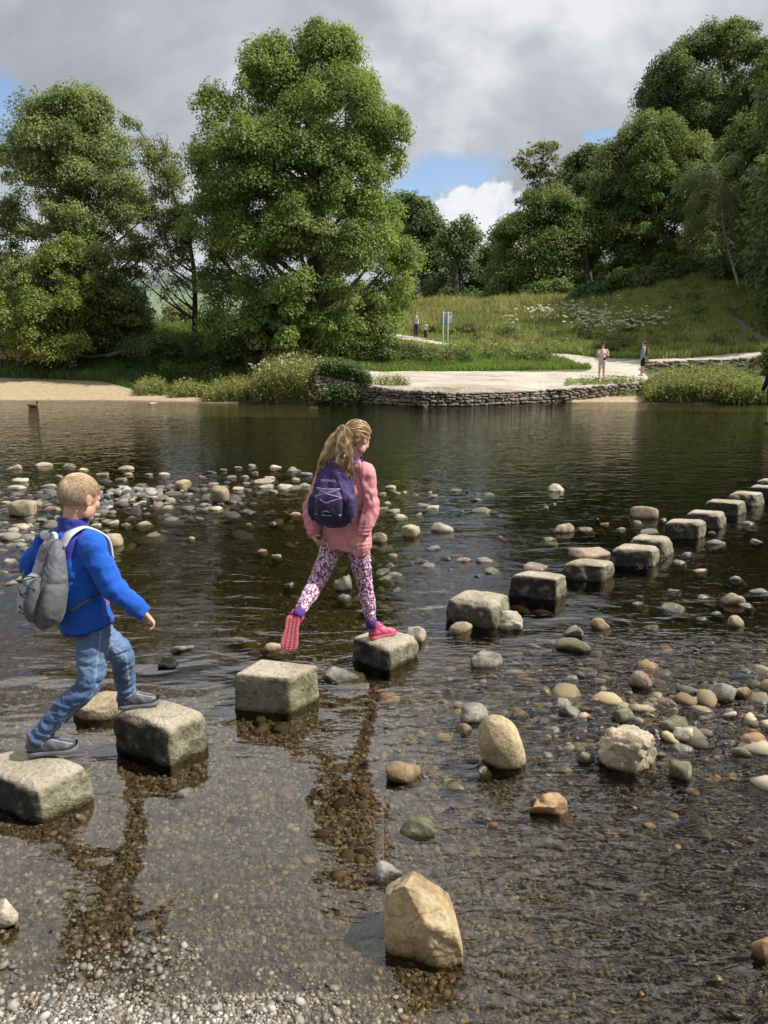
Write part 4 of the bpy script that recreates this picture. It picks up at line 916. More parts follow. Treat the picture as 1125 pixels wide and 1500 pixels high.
tree('holly_tree', [(255, 840, 880), (300, 840, 900), (350, 850, 895), (400, 850, 900), (450, 840, 910)], 76, gnd(870, 74), 'dark', 'dark gap-filling tree left of the large sycamore', 132, nclump=70, per=260, R=(1.2, .35), size=.26, trunk=.25, limbs=10, group=BT)
for i, (a, b, t, bt, Yb, pl, lab) in enumerate((
    (640, 720, 425, 456, 74, 'dark', 'low dark hedge behind the information sign'), (560, 615, 438, 466, 62, 'lime', 'pale green bush behind the pointing walker'),
    (1060, 1135, 415, 470, 55, 'dark', 'dark shrub right of the white birch trunk'), (1095, 1160, 440, 505, 50, 'dark', 'dark shrub at the right edge above the steps'),
    (1108, 1150, 505, 560, 38.3, 'mid', 'leafy bush at the right end of the path wall'), (985, 1060, 440, 470, 56, 'dark', 'shaded scrub on the slope left of the birch'),
    (850, 930, 400, 425, 66, 'dark', 'shaded scrub beneath the large sycamore'), (230, 300, 440, 480, 95, 'grey', 'distant grey-green bushes in the gap between the trees'), (300, 340, 450, 480, 75, 'mid', 'bushes behind the dark bank between the trees'),
    (725, 775, 480, 503, 50.5, 'dark', 'dark dock plants on the meadow slope'))):
    mdl = (a + b) / 2; q = (b - a) / 2
    tree('meadow_shrub', [(t, mdl - q * .4, mdl + q * .4), (t * .7 + bt * .3, mdl - q * .85, mdl + q * .85), (bt, mdl - q, mdl + q)], Yb, gnd(mdl, min(Yb, 118)), pl, lab, 150 + i, 'bush', nclump=26, per=170, R=(.011 * Yb, .003 * Yb), size=.0035 * Yb, trunk=0, core=.4)
for i, (a, b, Yb) in enumerate(((835, 905, 59.5), (880, 960, 60.5), (940, 1010, 61), (990, 1060, 61), (1040, 1110, 58.5), (1080, 1140, 57), (700, 770, 66), (760, 840, 64))):
    mdl = (a + b) / 2; q = (b - a) / 2; gb = gnd(mdl, Yb); bt = toPix(*gb)[1] + 3; t = bt - (34 + 8 * (i % 3))
    tree('understorey_shrub', [(t, mdl - q * .4, mdl + q * .4), (t * .65 + bt * .35, mdl - q * .95, mdl + q * .95), (bt, mdl - q * .9, mdl + q * .9)], Yb, gb, ('dark', 'mid')[i % 2], ('dense understorey below the ' + ('feathery tree', 'large sycamore, left part', 'large sycamore, right part', 'dark trees left of the birch', 'birch', 'right edge trees', 'forked oak', 'broad meadow tree')[i]), 190 + i, 'bush', nclump=44, per=240, R=(.85, .25), size=.2, trunk=0, core=.4, group='understorey along the wood edge')
# leaning silver birch
rb = empty('silver_birch', tuple(gnd(1088, 55)), 'thin white birch leaning left on the shaded slope', 'tree'); B = np.array(rb.location)
pts = [B - V3(0, 0, .3), J(1080, 410, 55), J(1066, 360, 55), J(1056, 300, 55), J(1050, 240, 55)]
g = tube(pts, [.13, .11, .085, .055, .02], 8, 6); r = np.random.default_rng(5); C = []
sp = spline(np.array(pts), 12)
for _ in range(46):
    a = sp[r.integers(22, len(sp))]; e = a + V3(r.uniform(-2.6, 1.3), r.uniform(-1.6, 1.6), r.uniform(-.2, 1.2)); C.append(e - V3(0, 0, .4))
    g.loft(np.array([a, (a + e) / 2 + V3(0, 0, .35), e - V3(0, 0, .3)]), [.03, .018, .006], (1, 0, 0), 5, 4)
g.make('trunk', BIRCH, rb, B)
V, F, c = clump_leaves(np.array(C), r.uniform(.4, .8, len(C)), 210, .13, PAL['willow'], r, .8, .9)
obj('crown', V, F, LEAF, rb, B, col=c, smooth=False)
# trees on the rise beyond the right edge: they shade the slope
for i, (px_, Yt, h) in enumerate(((1205, 43, 13), (1205, 47, 16), (1205, 51, 18), (1215, 55.5, 19), (1290, 46, 18), (1300, 51, 20), (1310, 57, 21))):
    b = gnd(px_, Yt); py0 = 0
    zt = b[2] + h; s_ = lambda z: toPix(b[0], Yt, z)[1]
    tree('ash_tree', [(s_(zt), px_ - 30, px_ + 30), (s_(zt - h * .3), px_ - 85, px_ + 85), (s_(zt - h * .6), px_ - 95, px_ + 95), (s_(zt - h * .9), px_ - 70, px_ + 70)], Yt, b, 'dark', 'ash tree standing on the rise beyond the right edge', 170 + i, nclump=150, per=150, R=(1.4, .4), size=.32, trunk=.4, limbs=16, group='trees beyond the right edge')

# fallen limbs and roots under the left bank
for i, (L_, lab) in enumerate(((((85, 548), (115, 520), (130, 523), (170, 518), (205, 512)), 'pale dead branch lying under the left trees'), (((155, 522), (185, 514), (205, 520)), 'thin bare branch jutting from the dark bank'),
                               (((108, 550), (106, 530), (112, 515)), 'dead upright root under the left trees'))):
    p_ = [J(x, y, 41.6 + k * .25) for k, (x, y) in enumerate(L_)]
    g = tube(p_, list(np.linspace(.13, .03, len(p_))), 7, 4)
    rr_ = np.random.default_rng(i)
    for k in range(7):
        a = p_[rr_.integers(1, len(p_))]; e = a + V3(rr_.uniform(-.8, .9), rr_.uniform(-.5, .3), rr_.uniform(-.6, .6)); g.loft(np.array([a, (a + e) / 2 + rr_.normal(0, .1, 3), e]), [.045, .03, .008], (0, 1, 0), 5, 3)
    tag(g.make('dead_branch', BARK, None, p_[0]), lab, 'branch', 'dead wood under the left bank')
p_ = [P(918, 587, .05), P(945, 584, .12), P(955, 584, .10)]
tag(tube(p_, [.05, .06, .03], 8, 4).make('driftwood_log', BARKD, None, p_[1]), 'dark driftwood log at the water edge below the quay wall', 'log')

# tall waterside weeds: stems with leaves, one mesh each
def weeds(name, px0, px1, pyt, Y0, Y1, n, hgt, label, seed, pal='weed', flower=None, leafsize=.12, cat='weeds', nl=12, group=None):
    r = np.random.default_rng(seed); px = r.uniform(px0, px1, n); Y = r.uniform(Y0, Y1, n)
    b = terr(px, Y)[0]; b[:, 2] = np.maximum(b[:, 2], -.03)
    mid = (px0 + px1) / 2; env = np.sqrt(np.clip(1 - ((px - mid) / (px1 - px0) * 2) ** 2, .08, 1))
    h = hgt * env * r.uniform(.55, 1.08, n)
    lean = np.stack([(px - mid) / (px1 - px0) * .5 + r.normal(0, .14, n), r.normal(-.12, .14, n), np.ones(n)], 1); top = b + lean * h[:, None]
    sd = unitn(np.cross(lean, r.normal(size=(n, 3)))) * .012
    SV = np.stack([b - sd, b + sd, top], 1).reshape(-1, 3); SF = np.arange(3 * n).reshape(n, 3)
    c1 = np.array(PAL[pal])
    i = np.repeat(np.arange(n), nl); t = r.uniform(.12, 1, len(i))
    ctr = b[i] + (top - b)[i] * t[:, None] + r.normal(0, .07, (len(i), 3)); L = leafsize * r.uniform(.6, 1.5, len(i)) * (1.25 - .5 * t)
    V, F = leaf_cards(ctr, r.normal(size=(len(i), 3)) * .7 + V3(.1, -.25, .6), L, L * r.uniform(.25, .5, len(i)), r, .5)
    colL = c1[r.integers(0, len(c1), n)][i] * (1 + r.normal(0, .18, (len(i), 1)))
    root = empty(name, tuple(b.mean(0) * V3(1, 1, 0) + V3(0, 0, b[:, 2].min())), label, cat, group); O = np.array(root.location)
    obj('stems', SV, SF, GRASSM, root, O, col=np.repeat(c1[r.integers(0, len(c1), n)] * 1.1, 3, 0), smooth=False)
    obj('foliage', V, F, GRASSM, root, O, col=np.repeat(np.clip(colL, .01, .9), 4, 0), smooth=False)
    if flower:
        fc, fn, fs = flower; k = r.choice(n, min(n, fn), replace=False); m_ = 9; j = np.repeat(k, m_)
        ctr = top[j] + r.normal(0, fs * .75, (len(j), 3)) * V3(1, 1, .55); L = np.full(len(j), fs)
        V, F = leaf_cards(ctr, r.normal(0, .5, (len(j), 3)) + V3(0, -.3, 1), L, L * .9, r)
        obj('flower_heads', V, F, FLOWER, root, O, col=np.repeat(np.array(fc) * r.uniform(.8, 1.1, (len(j), 1)), 4, 0), smooth=False)
    return root
FLOWER = leaf_mat('petal', .2, .7, (1, 1, 1))
W_ = 'tall weeds along the far waterline'; CR = (.72, .70, .52)
weeds('waterside_weeds', 372, 472, 525, 33.1, 35.6, 1500, 1.9, 'tallest clump of flowering weeds left of the quay wall', 201, flower=(CR, 60, .07), group=W_, nl=16)
weeds('waterside_weeds', 300, 385, 545, 33.6, 36.0, 600, .95, 'brownish weeds on the bank left of the tallest clump', 202, group=W_, nl=14)
weeds('waterside_weeds', 252, 300, 560, 35.2, 37.2, 240, .7, 'small weed clump in the middle of the left bank', 203, flower=(CR, 10, .05), group=W_)
weeds('waterside_weeds', 200, 245, 548, 36.0, 38.0, 240, .8, 'leftmost weed clump at the end of the sand', 204, group=W_)
weeds('bramble', 466, 540, 548, 32.9, 34.0, 700, .92, 'dark glossy bramble spilling over the left end of the quay wall', 205, pal='dark', leafsize=.17, cat='bush', nl=14)
weeds('waterside_weeds', 944, 1112, 533, 33.2, 35.9, 2600, 1.12, 'wide mass of tall weeds in front of the path wall at the right', 206, group=W_, nl=15, leafsize=.14)
weeds('waterside_weeds', 1060, 1124, 565, 32.9, 34.2, 700, 1.0, 'bright green weeds at the right end of the far waterline', 207, pal='yellow', group=W_)
weeds('wall_plants', 828, 944, 560, 34.5, 35.6, 240, .35, 'low plants growing along the top of the right part of the quay wall', 208, pal='yellow', cat='plants', nl=8, leafsize=.1)
weeds('wall_plants', 536, 600, 560, 33.2, 33.8, 120, .5, 'sprigs growing from the shaded left part of the quay wall', 209, cat='plants', nl=8, leafsize=.1)

# ------------------------------------------------------------------ grass
def grass(name, n, px0, px1, Y0, Y1, hfun, colfun, seed, label, wid=.028, power=1.0):
    r = np.random.default_rng(seed); px = r.uniform(px0, px1, n); Y = Y0 + (Y1 - Y0) * r.random(n) ** power
    b, _ = terr(px, Y); qx, qy = toPix(b[:, 0], b[:, 1], b[:, 2])
    jx = qx + (fbm(b * .9, 3, 3) - .5) * 14; jy = qy + (fbm(b * .9, 3, 4) - .5) * 2.5
    bad = inpoly(jx, jy, LAND) | inpoly(jx, jy, UPATH) | inpoly(jx, jy, SAND) | inpoly(jx, jy, SPIT) | inpoly(jx, jy, STEPS) | (b[:, 2] < .06)
    bad |= (px > 466) & (px < 946) & (Y < np.interp(px, WPX, WY) + .4)
    k = ~bad; b, px, Y = b[k], px[k], Y[k]; n = len(b)
    cl = fbm(np.stack([b[:, 0] * .8, b[:, 1] * .8, 0 * b[:, 0]], 1), 3, seed + 3)
    h = hfun(px, Y) * r.uniform(.5, 1.25, n) * (.45 + 1.1 * cl)
    top = b + np.stack([r.normal(0, .25, n), r.normal(-.05, .25, n), np.ones(n)], 1) * h[:, None]
    a = r.uniform(0, math.pi, n); sd = np.stack([np.cos(a), np.sin(a) * .4, 0 * a], 1) * (wid * Y / 45)[:, None]
    mid = b * .45 + top * .55 + V3(0, 0, .03)
    V = np.stack([b - sd, b + sd, mid + sd * .9, top, mid - sd * .9], 1).reshape(-1, 3)
    col = np.clip(colfun(px, Y, b, cl, r), .01, .9)
    return tag(obj(name, V, np.arange(5 * n).reshape(n, 5), GRASSM, col=np.repeat(col, 5, 0), smooth=False), label, 'grass', kind='stuff')
def pal_mix(keys, wts, r): 
    k = (r.random((len(wts), 1)) > np.cumsum(wts, 1)).sum(1).clip(0, len(keys) - 1); return np.array(keys)[k]
def meadow_col(px, Y, b, cl, r):
    n = len(px); seedy = np.clip((Y - 50) / 8, 0, 1) * np.clip((900 - px) / 200, 0, 1); br = fbm(b * .35, 3, 44); wt = np.zeros((n, 4))
    wt[:, 0] = .55 - .35 * seedy; wt[:, 1] = .25; wt[:, 2] = .06 + .34 * seedy * (br > .45) + .12 * (br > .6); wt[:, 3] = .1 + .1 * seedy
    wt /= wt.sum(1, keepdims=True)
    return pal_mix([(.27, .34, .10), (.35, .39, .13), (.43, .31, .18), (.50, .46, .26)], wt, r) * (1 + r.normal(0, .15, (n, 1))) * (.75 + .5 * br)[:, None]
grass('meadow_grass', 120000, 455, 1180, 41.5, 66, lambda px, Y: np.interp(Y, [41, 44, 50, 66], [.22, .35, .6, .75]) * np.where((px > 470) & (px < 700) & (Y < 52.5), .3, 1), meadow_col, 301, 'long seeding grass covering the meadow slope')
grass('bank_grass', 36000, 455, 960, 39.4, 45, lambda px, Y: np.full(len(px), .26), lambda px, Y, b, cl, r: np.array([(.21, .29, .07)]) * (1 + r.normal(0, .2, (len(px), 1))) * (.7 + .6 * cl)[:, None], 302, 'short bright green grass behind the landing')
grass('bank_grass', 50000, -60, 520, 33.4, 47, lambda px, Y: np.interp(Y, [33, 36, 47], [.22, .32, .5]), lambda px, Y, b, cl, r: np.array([(.12, .165, .045)]) * (1 + r.normal(0, .22, (len(px), 1))) * (.7 + .6 * cl)[:, None], 303, 'rough grass on the left bank')
grass('slope_grass', 26000, 940, 1180, 39.6, 58, lambda px, Y: np.full(len(px), .45), meadow_col, 304, 'rough grass on the right slope above the path')
grass('field_grass', 14000, 150, 500, 47, 75, lambda px, Y: np.full(len(px), .35), lambda px, Y, b, cl, r: np.array([(.16, .215, .06)]) * (1 + r.normal(0, .15, (len(px), 1))), 305, 'flat green field grass behind the left bank')
# broad-leaved weeds and brambles through the meadow
r = np.random.default_rng(55); nw = 620; px_ = np.concatenate([r.uniform(560, 1130, 480), r.uniform(460, 640, 70), r.uniform(180, 480, 70)]); Yw_ = np.concatenate([42 + 18 * r.random(480) ** 1.2, r.uniform(42, 46, 70), r.uniform(39, 48, 70)])
bw_, _ = terr(px_, Yw_); qx, qy = toPix(bw_[:, 0], bw_[:, 1], bw_[:, 2]); kk = ~(inpoly(qx, qy, [(a, b - 4) for a, b in LAND]) | inpoly(qx, qy + 4, LAND) | inpoly(qx, qy + 3, UPATH) | inpoly(qx, qy, UPATH) | inpoly(qx, qy - 3, UPATH) | inpoly(qx, qy, STEPS) | ((px_ > 490) & (px_ < 700) & (Yw_ > 45) & (Yw_ < 52))); bw_ = bw_[kk]
Rw = r.uniform(.2, .7, len(bw_)) * np.where(r.random(len(bw_)) < .15, 1.5, 1)
pw = [(.16, .20, .06), (.22, .25, .08), (.10, .14, .045), (.25, .27, .10), (.19, .14, .09), (.07, .11, .04)]
V, F, c_w = clump_leaves(bw_ + V3(0, 0, .12) + np.stack([0 * Rw, 0 * Rw, Rw * .35], 1), Rw, 120, .13, pw, r, .75, .2, .6, .25)
tag(obj('meadow_weeds', V, F, LEAF, col=c_w, smooth=False), 'mixed broad-leaved weeds growing through the slope', 'weeds', kind='stuff')
# white umbels scattered on the slope
r = np.random.default_rng(77); cs = []
for (cx_, cy_, sx, sy, k) in ((880, 482, 44, 20, 120), (835, 470, 28, 15, 36), (800, 470, 16, 7, 26), (775, 462, 18, 8, 16), (955, 482, 20, 9, 36), (920, 495, 14, 6, 14), (840, 450, 40, 6, 16), (745, 480, 12, 8, 8)):
    for _ in range(k):
        x_, y_ = r.normal(cx_, sx * .62), r.normal(cy_, sy * .62); ys_ = np.linspace(42, 56, 80); pyy = terr_py(np.full(80, x_), ys_); jx = int(np.argmin(abs(pyy - y_))); cs.append(terr(x_, ys_[jx])[0][0] + V3(0, 0, r.uniform(.6, 1.05)))
cs = np.array(cs); j = np.repeat(np.arange(len(cs)), 7); ctr = cs[j] + r.normal(0, .055, (len(j), 3)) * V3(1, 1, .4); L = np.full(len(j), .105)
V, F = leaf_cards(ctr, r.normal(0, .4, (len(j), 3)) + V3(0, -.5, 1), L, L, r); n1 = len(V)
sd = V3(.008, 0, 0); SV = np.stack([cs - sd - V3(0, 0, .8), cs + sd - V3(0, 0, .8), cs], 1).reshape(-1, 3)
V2 = np.vstack([V, np.insert(SV.reshape(-1, 3, 3), 3, SV.reshape(-1, 3, 3)[:, 2], 1).reshape(-1, 3) ]); F2 = np.arange(len(V2)).reshape(-1, 4)
cc = np.vstack([np.tile((.72, .72, .5), (n1, 1)), np.tile((.1, .14, .04), (len(V2) - n1, 1))])
tag(obj('meadow_flowers', V2, F2, FLOWER, col=cc, smooth=False), 'creamy white umbel flowers scattered over the slope', 'flowers', kind='stuff')

# ------------------------------------------------------------------ sign, duck
b = gnd(653, 46.5); rs = empty('information_sign', tuple(b), 'blue-grey information board on two white posts, seen from behind', 'sign')
WHITE = simple('white_paint', (.78, .78, .76), .5, .05); BLUE = simple('blue_grey_board', (.42, .50, .57), .5, .08); NAVY = simple('navy_bracket', (.03, .05, .11), .6)
sgn = lambda x, y: J(x, y, 46.5)
for x in (649.3, 656.3):
    t_ = sgn(x, 456.5); g = Geo(); g.box(((t_[0]), 46.42, (t_[2] + b[2]) / 2 - .1), (.045, .045, (t_[2] - b[2]) / 2 + .1), bev=.01); g.make('post', WHITE, rs, b)
a_, c_ = sgn(646, 457.5), sgn(662, 475.5); g = Geo(); g.box(((a_[0] + c_[0]) / 2, 46.5, (a_[2] + c_[2]) / 2), ((c_[0] - a_[0]) / 2, .02, (a_[2] - c_[2]) / 2), bev=.008); g.make('board', BLUE, rs, b)
g = Geo()
for q in ((650.5, 460), (650.5, 474.5), (659, 460), (659, 474.5)): p_ = sgn(*q); g.box((p_[0], 46.47, p_[2]), (.1, .012, .018))
g.make('bracket', NAVY, rs, b)
b = P(48.5, 596, 0); rd = empty('duck', tuple(b), 'small brown duck floating close to the sand at the far left', 'duck'); g = Geo()
g.loft([b + V3(-.24, 0, .1), b + V3(-.15, 0, .06), b + V3(0, 0, .05), b + V3(.14, 0, .06), b + V3(.2, 0, .1)], [(.01, .015), (.07, .06), (.1, .08), (.085, .075), (.03, .03)], (0, 1, 0), 14)
g.loft([b + V3(.13, 0, .07), b + V3(.17, 0, .15), b + V3(.18, 0, .2)], [(.045, .05), (.03, .032), (.04, .045)], (0, 1, 0), 12); g.ball(b + V3(.19, 0, .21), (.048, .038, .04))
g.skin('body', .012, simple('duck_feather', (.13, .09, .055), .8, .4, 30), rd, b)
g = Geo(); g.loft([b + V3(.22, 0, .205), b + V3(.28, 0, .195)], [(.018, .012), (.02, .004)], (0, 1, 0), 8); g.make('bill', simple('duck_bill', (.35, .25, .06), .5), rd, b)
# ------------------------------------------------------------------ people
def skin_mat():
    m = M('skin'); o = m.pos(); a = m.noise(30, 4, .6, o)
    m.p(Base_Color=m.ramp(a, [(.3, (.50, .27, .19)), (.7, (.60, .35, .255))]), Roughness=.5)
    m.b.inputs['Subsurface Weight'].default_value = .12; m.b.inputs['Subsurface Radius'].default_value = (.02, .008, .004); m.b.inputs['Subsurface Scale'].default_value = .6
    return m.m
SKIN = skin_mat()
def cloth_mat(name, c, weave=900, rough=.85, var=.22, fleck=0.0, sheen=.3, big=14):
    m = M(name); o = m.objc(); a = m.noise(big, 4, .6, o); f = m.noise(weave * .25, 2, .6, m.scale(o, (1, 1, 3)))
    base = m.mix(a, tuple(x * (1 - var) for x in c), tuple(min(1, x * (1 + var)) for x in c))
    if fleck: base = m.mix(m.math('MULTIPLY', m.ramp(f, [(.42, 0.0), (.6, 1.0)]), fleck), base, tuple(min(1, x * 1.6 + .03) for x in c))
    m.p(Base_Color=base, Roughness=rough, Normal=m.bump(f, .0012)); m.b.inputs['Sheen Weight'].default_value = sheen; m.b.inputs['Specular IOR Level'].default_value = .25
    return m.m
def col_cloth(name, rough=.85, sheen=.2, weave=220):
    m = M(name); o = m.objc(); f = m.noise(weave, 2, .6, m.scale(o, (1, 1, 2.5))); a = m.noise(12, 4, .6, o); c = m.attr()
    c = m.mix(m.math('MULTIPLY', m.ramp(f, [(.4, 0.0), (.62, 1.0)]), .5), c, m.mix(1.0, c, (.72, .72, .72), 'MULTIPLY'))
    c = m.mix(m.math('MULTIPLY', a, .35), c, m.mix(1.0, c, (.75, .75, .78), 'MULTIPLY'))
    m.p(Base_Color=c, Roughness=rough, Normal=m.bump(f, .001)); m.b.inputs['Sheen Weight'].default_value = sheen; m.b.inputs['Specular IOR Level'].default_value = .3
    return m.m
FLEECE = col_cloth('fleece', .95, .12); DENIM = col_cloth('denim', .9, .1, 400); NYLON = col_cloth('nylon', .55, .1, 500); SHOEM = col_cloth('shoe_upper', .6, .1, 300)
def hair_mat(name, lo, hi):
    m = M(name); c = m.attr(); m.p(Base_Color=c, Roughness=.38); m.b.inputs['Specular IOR Level'].default_value = .45; return m.m
HAIRM = hair_mat('hair', 0, 0)
def wrinkle(v, amp, freq, st=(1, 1, 1), seed=0, thr=.72):
    q = v * np.asarray(st) * freq; q = q + (fbm(q * .5, 2, seed + 5) - .5)[:, None] * 1.2
    n = fbm(q, 3, seed); rg = 1 - np.abs(2 * n - 1) * 2.0
    return amp * (np.clip(rg, -.2, 1) - thr * .6)
def head(g, c, s, hf, up):
    hf = unit(hf); up = unit(np.asarray(up) - hf * np.dot(up, hf)); rt = np.cross(hf, up); A = [rt, hf, up]
    L = lambda x, y, z: c + (rt * x + hf * y + up * z) * s
    b = lambda x, y, z, rx, ry, rz: g.ball(L(x, y, z), (rx * s, ry * s, rz * s), A, 3)
    b(0, -.008, .012, .073, .088, .083); b(0, .03, -.04, .054, .056, .06); b(0, .058, -.088, .024, .022, .018); b(0, .06, .026, .05, .026, .02)
    for sg in (-1, 1):
        b(sg * .03, .058, -.03, .024, .024, .024); b(sg * .048, .015, -.062, .014, .035, .028); b(sg * .03, .066, -.002, .018, .014, .012)
        b(sg * .075, -.012, -.010, .006, .019, .027); b(sg * .079, -.02, -.004, .005, .008, .02); b(sg * .076, -.008, -.03, .006, .008, .009)
    g.loft([L(0, .084, .008), L(0, .098, -.018), L(0, .104, -.03), L(0, .088, -.04)], [.006 * s, .008 * s, .010 * s, .007 * s], rt, 8, 2)
    b(0, .079, -.053, .019, .007, .005); b(0, .077, -.062, .016, .008, .006)
    return L, A
def hand(g, w, d, pn, ts, curl=.5, s=.8):
    d = unit(d); pn = unit(pn - d * np.dot(pn, d)); ts = unit(ts - d * np.dot(ts, d) - pn * np.dot(ts, pn))
    g.loft([w - d * .01, w + d * .03 * s, w + d * .078 * s], [(.024 * s, .016 * s), (.034 * s, .016 * s), (.038 * s, .013 * s)], ts, 12, 3)
    for k, (o, L_) in enumerate(((.028, .062), (.0095, .070), (-.0095, .065), (-.028, .05))):
        p = w + d * .074 * s + ts * o * s; dd = d + ts * o * 2.5; pts = [p - d * .012 * s, p]; a = 0
        for seg, q in enumerate((.45, .32, .25)):
            a += curl * (1.0, 1.15, .9)[seg] * (1 + .12 * (k - 1.5)); v_ = unit(dd) * math.cos(a) + pn * math.sin(a); pts.append(pts[-1] + v_ * L_ * q * s)
        g.loft(pts, [.0085 * s, .009 * s, .0082 * s, .0075 * s, .006 * s], ts, 8, 3)
    p = w + d * .02 * s + ts * .026 * s; v1 = unit(d * .75 + ts * .75 + pn * .35); v2 = unit(d + ts * .25 + pn * .6)
    g.loft([p - ts * .01, p + v1 * .03 * s, p + v1 * .045 * s + v2 * .02 * s, p + v1 * .05 * s + v2 * .042 * s], [.013 * s, .011 * s, .0095 * s, .0065 * s], pn, 8, 3)
def ribbons(paths, widths, nv=None):
    """paths (n,k,3) hair strands -> thin tapering strips"""
    n, k, _ = paths.shape; T = np.gradient(paths, axis=1); r_ = rng.normal(size=(n, 1, 3)); sd = np.cross(T, r_); sd /= (np.linalg.norm(sd, axis=2, keepdims=True) + 1e-9)
    w_ = widths[:, None, None] * np.linspace(1, .25, k)[None, :, None]
    V = np.stack([paths - sd * w_, paths + sd * w_], 2).reshape(-1, 3); i = (np.arange(n) * k * 2)[:, None] + (np.arange(k - 1) * 2)[None]
    F = np.stack([i, i + 1, i + 3, i + 2], -1).reshape(-1, 4); return V, F
def shoe(root, O, hp, td, upv, L, cols, soleC, name='shoe', seed=0, tread=True, collar=None, s=1.0):
    td = unit(td); upv = unit(upv - td * np.dot(upv, td)); rt = np.cross(td, upv); W = lambda x, y, z: hp + td * x + rt * y + upv * z
    g = Geo(); st = [(.004, .034, .024, .022), (.03, .046, .032, .036), (.07, .048, .034, .038), (.11, .042, .036, .032), (.15, .034, .040, .024), (.19, .029, .037, .018), (L - .012, .026, .020, .012)]
    sc = L / .235
    g.loft([W(a * sc if i < 6 else a, 0, b) for i, (a, b, c_, d_) in enumerate(st)], [(c_ * s, d_ * s) for a, b, c_, d_ in st], rt, 16, 4, sq=2.4)
    g.loft([W(.052, 0, .04), W(.048, 0, .075), collar if collar is not None else W(.044, 0, .095)], [(.033 * s, .040 * s), (.034 * s, .042 * s), (.036 * s, .042 * s)], rt, 14, 4)
    def cf(v):
        x = (v - hp) @ td; y = (v - hp) @ rt; z = (v - hp) @ upv; c = np.tile(cols[0], (len(v), 1)); c[(np.sin(x * 120 + z * 90) > .5) & (np.abs(y) > .018)] = cols[1]
        c[z < .026] = cols[2]; c[(x < .02)] = cols[1]; c[(x > L - .035) & (z < .036)] = cols[2]; c[(z > .082)] = cols[1]; tn_ = (np.abs(y) < .014) & (z > .045) & (x > .06) & (x < .15); c[tn_] = np.array(cols[1]) * .55; c[(np.abs(y) > .016) & (np.abs(y) < .02) & (z > .04)] = cols[3]; return np.array(c)
    up_ = g.skin(name, .0045, SHOEM, root, O, 3, lambda v: wrinkle(v, .0015, 60, seed=seed), cf)
    prof = [(.0, .018), (.006, .028), (.03, .034), (.08, .032), (.12, .035), (.16, .041), (.20, .041), (.226, .033), (.238, .018)]
    xs_ = spline(np.array([(a * sc, b * s) for a, b in prof]), 3); ring = [(a, b) for a, b in xs_] + [(a, -b) for a, b in xs_[::-1]]; n = len(ring); V = []
    for z_, k_ in ((.0, .93), (.004, 1.0), (.017, 1.03), (.024, .98)):
        V += [W(a, b * k_, z_ + max(0, (a / L - .78)) ** 1.4 * .07) for a, b in ring]
    F = [(q * n + i, q * n + (i + 1) % n, (q + 1) * n + (i + 1) % n, (q + 1) * n + i) for q in range(3) for i in range(n)]
    g = Geo(); g.add(V, F); m_ = n // 2
    g.add([V[i] for i in range(n)], [(i, i + 1, n - 2 - i, n - 1 - i) for i in range(m_ - 1)])
    if tread:
        r = np.random.default_rng(seed)
        for a in np.arange(.014, L - .012, .0155):
            hw_ = np.interp(a, xs_[:, 0], xs_[:, 1]) * .8
            for k, b in enumerate(np.linspace(-hw_, hw_, 4)):
                g.box(W(a + (.005 if k in (1, 2) else -.003), b, -.002 + max(0, (a / L - .78)) ** 1.4 * .07), (.0052, hw_ * .24, .004), (td + rt * (.5 if b > 0 else -.5), rt - td * (.5 if b > 0 else -.5), upv), .0012)
    so = g.make('sole', soleC, up_, O, True)
    g = Geo()
    for k in range(5):
        x = .075 + k * .014; z = .088 - k * .0095
        g.loft([W(x, -.018, z - .004), W(x + .006, 0, z + .006), W(x, .018, z - .004)], [.0046] * 3, td, 6, 3)
    for sg in (-1, 1): g.loft([W(.078, 0, .098), W(.085, sg * .02, .104), W(.098, sg * .022, .085), W(.085, sg * .006, .092)], [.0018] * 4, td, 6, 3)
    g.make('laces', simple('laces_' + name, cols[3], .8), up_, O)
    return up_
UP = V3(0, 0, 1)
def frame(az): a = math.radians(az); return V3(math.sin(a), math.cos(a), 0), V3(math.cos(a), -math.sin(a), 0)
STEPTOP = [quad_of(*q)[1] for q in STEPQ]

# ---------------- girl
f, rr = frame(32); hf, _ = frame(37); hf = unit(hf + V3(0, 0, -.5))
z4 = STEPTOP[3]; heelR = P(541.5, 936, z4 + .004)
girl = empty('person', tuple(P(548, 933, z4)), 'girl in a pink jacket and patterned leggings stepping along the stones', 'person'); O = np.array(girl.location)
pel, che, nkb = J(507, 790, 4.80), J(509, 715, 4.79), J(517, 674, 4.79); hc = J(523.5, 641, 4.78)
tR, tL = J(524, 800, 4.79), J(488, 800, 4.82); kR, aR = J(535, 857, 4.83), J(543.5, 910, 4.81); kL, aL = J(462, 857, 4.70), J(437, 899, 4.46)
sR, eR, wR = J(536, 692, 4.72), J(541.5, 745, 4.70), J(530, 786, 4.645); sL, eL, wL = J(476, 694, 4.87), J(456, 746, 4.84), J(459, 786, 4.76)
g = Geo(); Lh, Ah = head(g, hc, 1.04, hf, UP)
g.loft([Lh(0, -.02, -.05), (Lh(0, -.02, -.09) + nkb) / 2, nkb - V3(0, 0, .03)], [.047, .044, .055], rr, 14)
g.loft([nkb - V3(0, 0, .02), che + V3(0, 0, .05), che, (che + pel) / 2, pel], [(.08, .05), (.12, .07), (.12, .08), (.105, .075), (.11, .085)], rr, 18)
for (s_, e_, w_) in ((sR, eR, wR), (sL, eL, wL)): g.loft([s_, e_, w_], [.035, .028, .020], f, 12)
for (t_, k_, a_) in ((tR, kR, aR), (tL, kL, aL)): g.loft([t_, k_, a_], [.06, .04, .028], f, 12)
